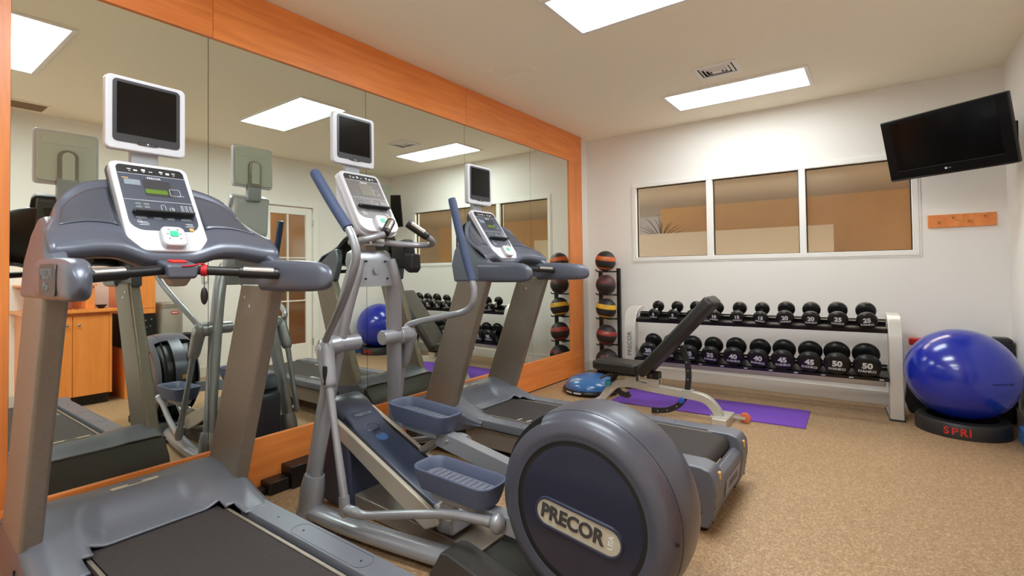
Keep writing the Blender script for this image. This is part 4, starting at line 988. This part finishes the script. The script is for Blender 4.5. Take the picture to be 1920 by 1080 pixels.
# ------------------------------------------------------------------ adjustable bench
def bench():
    yc = 4.13
    b_ = empty('weight_bench', (1.4, yc, 0), 'adjustable black padded bench with raised backrest and silver frame', 'bench')
    def sq(pts, w, nm, m_=BSIL):
        return obj(nm, MB().tube(pts, w, 4, smooth=6), m_, b_)
    rings = []
    def rectub(pts, hw, hh, nm, m_, smooth=0):
        # rectangular section in the xz plane
        P_ = [Vector((a, yc, q)) for a, q in pts]
        if smooth:
            qn = []
            for i in range(len(P_)-1):
                p0, p1, p2, p3 = P_[max(i-1, 0)], P_[i], P_[i+1], P_[min(i+2, len(P_)-1)]
                for k in range(smooth):
                    t = k/smooth; qn.append(.5*((2*p1)+(p2-p0)*t+(2*p0-5*p1+4*p2-p3)*t*t+(3*p1-p0-3*p2+p3)*t**3))
            qn.append(P_[-1]); P_ = qn
        rg = []
        for i, p in enumerate(P_):
            t = (P_[min(i+1, len(P_)-1)]-P_[max(i-1, 0)]).normalized(); n_ = Vector((-t.z, 0, t.x))
            rg.append([p+n_*hh+Vector((0, hw, 0)), p-n_*hh+Vector((0, hw, 0)), p-n_*hh-Vector((0, hw, 0)), p+n_*hh-Vector((0, hw, 0))])
        return obj(nm, MB().loft(rg), m_, b_, bevel=.006)
    rectub([(.80, .03), (.93, .185), (1.06, .235), (1.3, .222), (1.55, .208), (1.68, .200), (1.76, .170), (1.82, .10), (1.838, .05)], .030, .032, 'main_beam', BSIL, 6)
    obj('rear_foot_bar', MB().box(1.79, 1.90, yc-.08, yc+.20, .0, .065), BSIL, b_, bevel=.006)
    obj('beam_flange', MB().box(1.77, 1.91, yc-.05, yc+.05, .060, .075), BSIL, b_, bevel=.003)
    obj('caster_wheel', MB().lathe([(.012, -.014), (.036, -.014), (.040, -.008), (.040, .008), (.036, .014), (.012, .014)], (1.985, yc+.17, .040), 'y', 20), ORANGE, b_)
    obj('wheel_axle', MB().cyl((1.985, yc+.14, .040), (1.985, yc+.20, .040), .009).box(1.89, 1.99, yc+.135, yc+.145, .03, .05).box(1.89, 1.99, yc+.195, yc+.205, .03, .05), BSIL, b_)
    obj('front_foot_bar', MB().box(.73, .79, yc-.22, yc+.15, .0, .05), BSIL, b_, bevel=.006)
    obj('front_knob', MB().lathe([(.01, -.035), (.028, -.03), (.03, .0), (.024, .03), (.01, .035)], (.905, yc-.03, .225), 'y', 14), TEAL, b_)
    # seat and backrest pads
    def pad(p0, p1, th, hw, nm):
        p0, p1 = Vector((p0[0], yc, p0[1])), Vector((p1[0], yc, p1[1])); t = (p1-p0).normalized(); n_ = Vector((-t.z, 0, t.x)); L = (p1-p0).length
        return obj(nm, MB().slab((p0+p1)/2-n_*th/2, t, (0, 1, 0), rrect(L, hw*2, .035, 5), -th if t.cross(Vector((0, 1, 0))).dot(n_) < 0 else th), VINYL, b_, bevel=.028, segs=5)
    pad((.785, .39), (1.195, .38), .085, .13, 'seat_pad')
    bp = pad((1.215, .345), (1.810, .990), .092, .14, 'back_pad')
    t = Vector((.585, 0, .63)).normalized(); n_ = Vector((t.z, 0, -t.x))
    obj('pad_seam', MB().slab(Vector((1.5, yc, .652))+n_*.036, t, (0, 1, 0), rrect(.004, .24, .001, 1), .001), SLOT, bp)
    # hinge blocks and brackets
    for x0, nm in ((1.06, 'seat'), (1.26, 'back')):
        hb_ = obj('hinge_block', MB().box(x0, x0+.10, yc-.045, yc+.045, .305, .36), BLK, b_, bevel=.006)
        obj('hinge_bolt', MB().cyl((x0+.04, yc-.056, .33), (x0+.04, yc-.045, .33), .016, 14), CHR, hb_)
        obj('hinge_bracket', MB().box(x0+.0, x0+.10, yc-.035, yc-.028, .24, .305).box(x0, x0+.10, yc+.028, yc+.035, .24, .305).box(x0, x0+.10, yc-.028, yc+.028, .298, .305), BSIL, b_, bevel=.002)
    # curved adjustment quadrant
    cxq, czq, rq = 1.235, .42, .365
    qd = []
    for k in range(19):
        a = R(25-118*k/18); qd.append((cxq+rq*math.cos(a), czq+rq*math.sin(a)*1.0))
    qd = [(1.545, .60), (1.583, .50), (1.598, .40), (1.595, .30), (1.575, .20), (1.52, .115), (1.43, .060), (1.32, .036), (1.285, .034)]
    q_ = rectub(qd, .012, .022, 'angle_quadrant', VINYL, 5)
    hm = MB()
    for a, z in ((1.588, .47), (1.598, .40), (1.596, .33), (1.50, .098), (1.42, .056), (1.34, .039)): hm.cyl((a, yc-.0135, z), (a, yc-.0120, z), .0045, 10)
    obj('quadrant_holes', hm, INK, q_)
    obj('quadrant_knob', MB().lathe([(.008, -.05), (.022, -.045), (.024, -.02), (.014, -.01), (.014, 0)], (1.555, yc-.03, .165), 'y', 14), BKNOB, b_)
    obj('quadrant_sleeve', MB().box(1.55, 1.63, yc-.034, yc+.034, .236, .246), BSIL, b_, bevel=.002)
    ls = rectub([(.95, .20), (1.00, .145), (1.06, .130), (1.09, .145)], .012, .024, 'seat_quadrant', VINYL, 4)
    obj('crank_lever', MB().tube([(.85, yc-.10, .27), (.92, yc-.06, .305), (1.0, yc-.02, .32)], .011, 8, smooth=3), BLK, b_)
    obj('leg_support', MB().tube([(1.0, yc, .34), (.94, yc, .27), (.905, yc, .20)], .022, 10, smooth=3), BLKM, b_)
    return b_
bench()

# ------------------------------------------------------------------ stability ball on its ring, and things in the corner
bc = Vector((3.34, 4.98, .42))
gbl = empty('stability_ball', (bc.x, bc.y, .09), 'large glossy blue stability ball resting on a black ring base', 'ball')
obj('shell', MB().sphere(bc, .333, 64, 40), BLUE, gbl)
dr = Vector((.20, -.97, -.02)).normalized(); u = Vector((.97, .20, 0)).normalized()
for k, ch in enumerate('STABILITY BALL'):
    if ch == ' ': continue
    a = (k-6)*.034+.42
    dd = (dr*math.cos(a)+u*math.sin(a)).normalized(); ul = u*math.cos(a)-dr*math.sin(a)
    text('letter', ch, .014, bc+dd*.3345, ul, (0, 0, 1), BLK, gbl, .02)
rg_ = empty('ball_ring', (bc.x, bc.y, 0), 'black ring base with red letters under the blue stability ball', 'ball base')
obj('ring', MB().lathe([(.275, 0), (.272, .085), (.262, .105), (.235, .112), (.205, .112), (.2, .10), (.2, 0)], (bc.x, bc.y, 0), n=56), PLASD if 0 else VINYL, rg_, bevel=.003)
for k, ch in enumerate('SPRI'):
    a = R(-99+(-14.5, -4.6, 5.4, 12.6)[k]); d_ = Vector((math.cos(a), math.sin(a), 0)); text('letter', ch, .072, Vector((bc.x, bc.y, .050))+d_*.2755, (-math.sin(a), math.cos(a), 0), (0, 0, 1), RED, rg_, .02)
sb = tag(obj('step_platform', MB().prism([(3.05, 0), (3.02, .10), (3.06, .52), (3.12, .56), (3.50, .56), (3.545, .50), (3.545, 0)], 'y', 5.34, 5.48), BLK, bevel=.02), 'black step platform leaning on the wall behind the blue ball', 'step platform')
rx = tag(obj('red_block', MB().box(3.06, 3.20, 5.36, 5.46, .565, .62), RED, bevel=.006), 'small red block on top of the black platform behind the ball', 'block')
bkk = tag(obj('back_speaker', MB().box(3.57, 3.69, 5.35, 5.50, 0, .66), BLK, bevel=.025), 'tall black box standing in the corner right of the blue ball', 'box')
bf = tag(obj('foam_block', MB().box(3.625, 3.70, 4.55, 4.90, 0, .11), mat('blue_foam', (62, 112, 176), .7), bevel=.008), 'blue foam block on the floor at the right wall', 'foam block')

# ------------------------------------------------------------------ television
cy, pt_ = -2.114, .267
nrm = Vector((math.cos(pt_)*math.cos(cy), math.cos(pt_)*math.sin(cy), -math.sin(pt_)))
ru = Vector((-math.sin(cy), math.cos(cy), 0)); uv = nrm.cross(ru); tc_ = Vector((3.275, 4.879, 2.156))
tv = empty('television', (3.5, 5.1, 2.0), 'black flat screen television tilted down from the back right corner', 'television')
obj('housing', MB().slab(tc_-nrm*.035, ru, uv, rrect(.80, .487, .008, 3), .035), BLK, tv, bevel=.006)
obj('rear_housing', MB().slab(tc_-nrm*.085, ru, uv, rrect(.62, .36, .03, 4), .05), BLK, tv, bevel=.015)
obj('bezel', MB().slab(tc_+nrm*.0002, ru, uv, rrect(.79, .472, .006, 3), .004), mat('piano_black', (14, 12, 13), .25, 0, .0, .3), tv, bevel=.002)
obj('screen', MB().slab(tc_+nrm*.0044+uv*.022, ru, uv, rrect(.66, .375, .003, 2), .0012), SCRN, tv)
obj('screen_edge', MB().slab(tc_+nrm*.0042-uv*.1695, ru, uv, rrect(.66, .003, .001, 1), .003), SCRF, tv)
obj('speaker_lip', MB().slab(tc_+nrm*.004-uv*.238, ru, uv, rrect(.76, .010, .004, 3), .012), mat('gloss_lip', (40, 30, 30), .12), tv, bevel=.002)
lgo = obj('brand_emblem', MB().cyl(tc_+nrm*.0044-uv*.200+ru*-.012, tc_+nrm*.0054-uv*.200+ru*-.012, .008, 20), INK, tv)
text('brand_print', 'LG', .016, tc_+nrm*.0056-uv*.200+ru*.012, ru, uv, INKD, tv, .01)
br = tc_-nrm*.085
obj('mount_arm', MB().tube([br, br-nrm*.06, Vector((XR-.03, 5.2, 2.16))], .018, 10), BLKM, tv)
obj('mount_plate', MB().box(XR-.03, XR, 5.08, 5.32, 2.05, 2.28), BLKM, tv, bevel=.004)

# ------------------------------------------------------------------ peg rail and wall plates
pg = empty('peg_rail', (3.427, D-.01, 1.55), 'cherry wood peg rail with four brass pegs below the television', 'coat rack')
obj('board', MB().box(3.215, 3.64, D-.018, D, 1.55, 1.658), WOOD, pg, bevel=.003)
for x, z in ((3.285, 1.592), (3.375, 1.628), (3.473, 1.594), (3.57, 1.630)):
    obj('peg', MB().tube([(x, D-.018, z), (x, D-.045, z), (x, D-.055, z+.004), (x, D-.062, z+.005)], [.005, .005, .009, .004], 10), mat('brass', (190, 150, 100), .3, .7), pg)
th = empty('thermostat', (.31, D-.01, 1.30), 'white thermostat with a dark display beside the medicine ball tower', 'thermostat')
obj('plate', MB().box(.27, .35, D-.022, D, 1.30, 1.38), WHITE, th, bevel=.003); obj('display', MB().box(.295, .325, D-.024, D-.022, 1.33, 1.36), BLK, th)
ou = empty('wall_switch', (XR-.01, 2.67, 1.15), 'cream light switch plate on the right wall, seen in the mirror', 'switch')
obj('plate', MB().box(XR-.008, XR, 2.63, 2.71, 1.12, 1.24), WHITE, ou, bevel=.002); obj('rocker', MB().box(XR-.014, XR-.008, 2.655, 2.685, 1.15, 1.21), CEIL, ou, bevel=.002)

# ------------------------------------------------------------------ cabinets on the right wall (seen in the mirror)
cb_ = empty('base_cabinet', (3.45, 1.32, 0), 'orange wood base cabinet with two doors, seen in the mirror', 'cabinet')
obj('body', MB().box(3.215, XR-.002, 1.02, 1.625, .10, .885), CABW, cb_, bevel=.002)
obj('toe_kick', MB().box(3.27, XR-.002, 1.03, 1.615, 0, .10), BLK, cb_)
for a, c2, ky_ in ((1.03, 1.326, 1.285), (1.330, 1.60, 1.370)):
    dr_ = obj('door', MB().box(3.197, 3.215, a, c2, .105, .855), CABW, cb_, bevel=.002)
    obj('knob', MB().lathe([(.005, 0), (.005, -.014), (.013, -.020), (.013, -.026), (.004, -.030)], (3.197, ky_, .775), 'x', 16), CHR, dr_)
obj('side_stile', MB().box(3.199, 3.215, 1.602, 1.625, .10, .885), CABW, cb_)
obj('counter_top', MB().box(3.165, XR-.002, .98, 1.66, .886, .915), CABW, cb_, bevel=.003)
obj('hutch_panel', MB().box(3.24, XR-.002, 1.43, 1.50, .916, 1.135), CABW, cb_, bevel=.002)
obj('hutch_shelf', MB().box(3.22, XR-.002, 1.0, 1.515, 1.136, 1.155), CABW, cb_, bevel=.002)
for k, yy in enumerate((1.06, 1.14, 1.33, 1.38)):
    tag(obj('chrome_tap_knob', MB().lathe([(.012, 0), (.016, .006), (.010, .014), (.002, .016)], (3.21, yy, .9155), n=12), CHR), ['chrome knob at the left end of the cabinet counter', 'second chrome knob from the left on the cabinet counter', 'third chrome knob from the left on the cabinet counter', 'chrome knob nearest the hutch panel on the cabinet counter'][k], 'knob', 'knobs on the cabinet counter')
cup = tag(obj('black_dish', MB().lathe([(.02, 0), (.045, .03), (.05, .035), (.042, .033), (.01, .01)], (3.28, 1.56, .9155), n=20), BLK), 'small black dish at the end of the cabinet counter', 'dish')
wc = empty('water_dispenser', (3.45, 1.87, 0), 'tall orange wood unit with black dispenser front, seen in the mirror', 'dispenser')
obj('upper_case', MB().box(3.20, XR-.002, 1.73, 1.99, .84, 1.52), CABW, wc, bevel=.003)
obj('trim_strip', MB().box(3.196, 3.20, 1.73, 1.99, .90, .904), WOOD, wc)
obj('dispenser_front', MB().box(3.21, XR-.002, 1.735, 1.985, .50, .838), BLK, wc, bevel=.003)
for yy, zz in ((1.90, .77), (1.95, .78), (1.91, .70), (1.94, .71)): obj('tap', MB().cyl((3.21, yy, zz), (3.19, yy, zz), .008, 10), CHR, wc)
obj('lower_case', MB().box(3.205, XR-.002, 1.73, 1.99, 0, .498), CABW, wc, bevel=.003)
gb_ = empty('waste_receptacle', (3.36, 2.15, 0), 'tall grey metal waste receptacle beside the dispenser, seen in the mirror', 'bin')
obj('body', MB().lathe([(.135, 0), (.14, .02), (.14, .90), (.135, .91), (.01, .91)], (3.36, 2.15, 0), n=32), GREYC, gb_, bevel=.002)
obj('lid', MB().lathe([(.143, .88), (.143, .925), (.13, .94), (.01, .945)], (3.36, 2.15, 0), n=32), GREYC, gb_)
obj('label_plate', MB().slab((3.2195, 2.17, .83), (0, -1, 0), (0, 0, 1), rrect(.07, .03, .008, 3), .002), RED, gb_)
obj('label_stripe', MB().slab((3.2175, 2.17, .83), (0, -1, 0), (0, 0, 1), rrect(.05, .010, .003, 2), .001), INK, gb_)
fb = tag(obj('floor_bin', MB().lathe([(.06, 0), (.08, .52), (.085, .56), (.07, .57), (.01, .58)], (3.52, 2.39, 0), n=24), BLK), 'small black waste bin in front of the grey receptacle, seen in the mirror', 'bin')

for o in bpy.data.objects:
    n_ = o.name.split('.')[0]
    if n_ in ('keypad_marks', 'cap_screws', 'printed_lines', 'key_outlines', 'button_marks', 'belt_marks', 'rail_screws', 'post_screws', 'rim_print', 'quadrant_holes', 'tread_ribs', 'cover_holes'):
        o['kind'] = 'stuff'
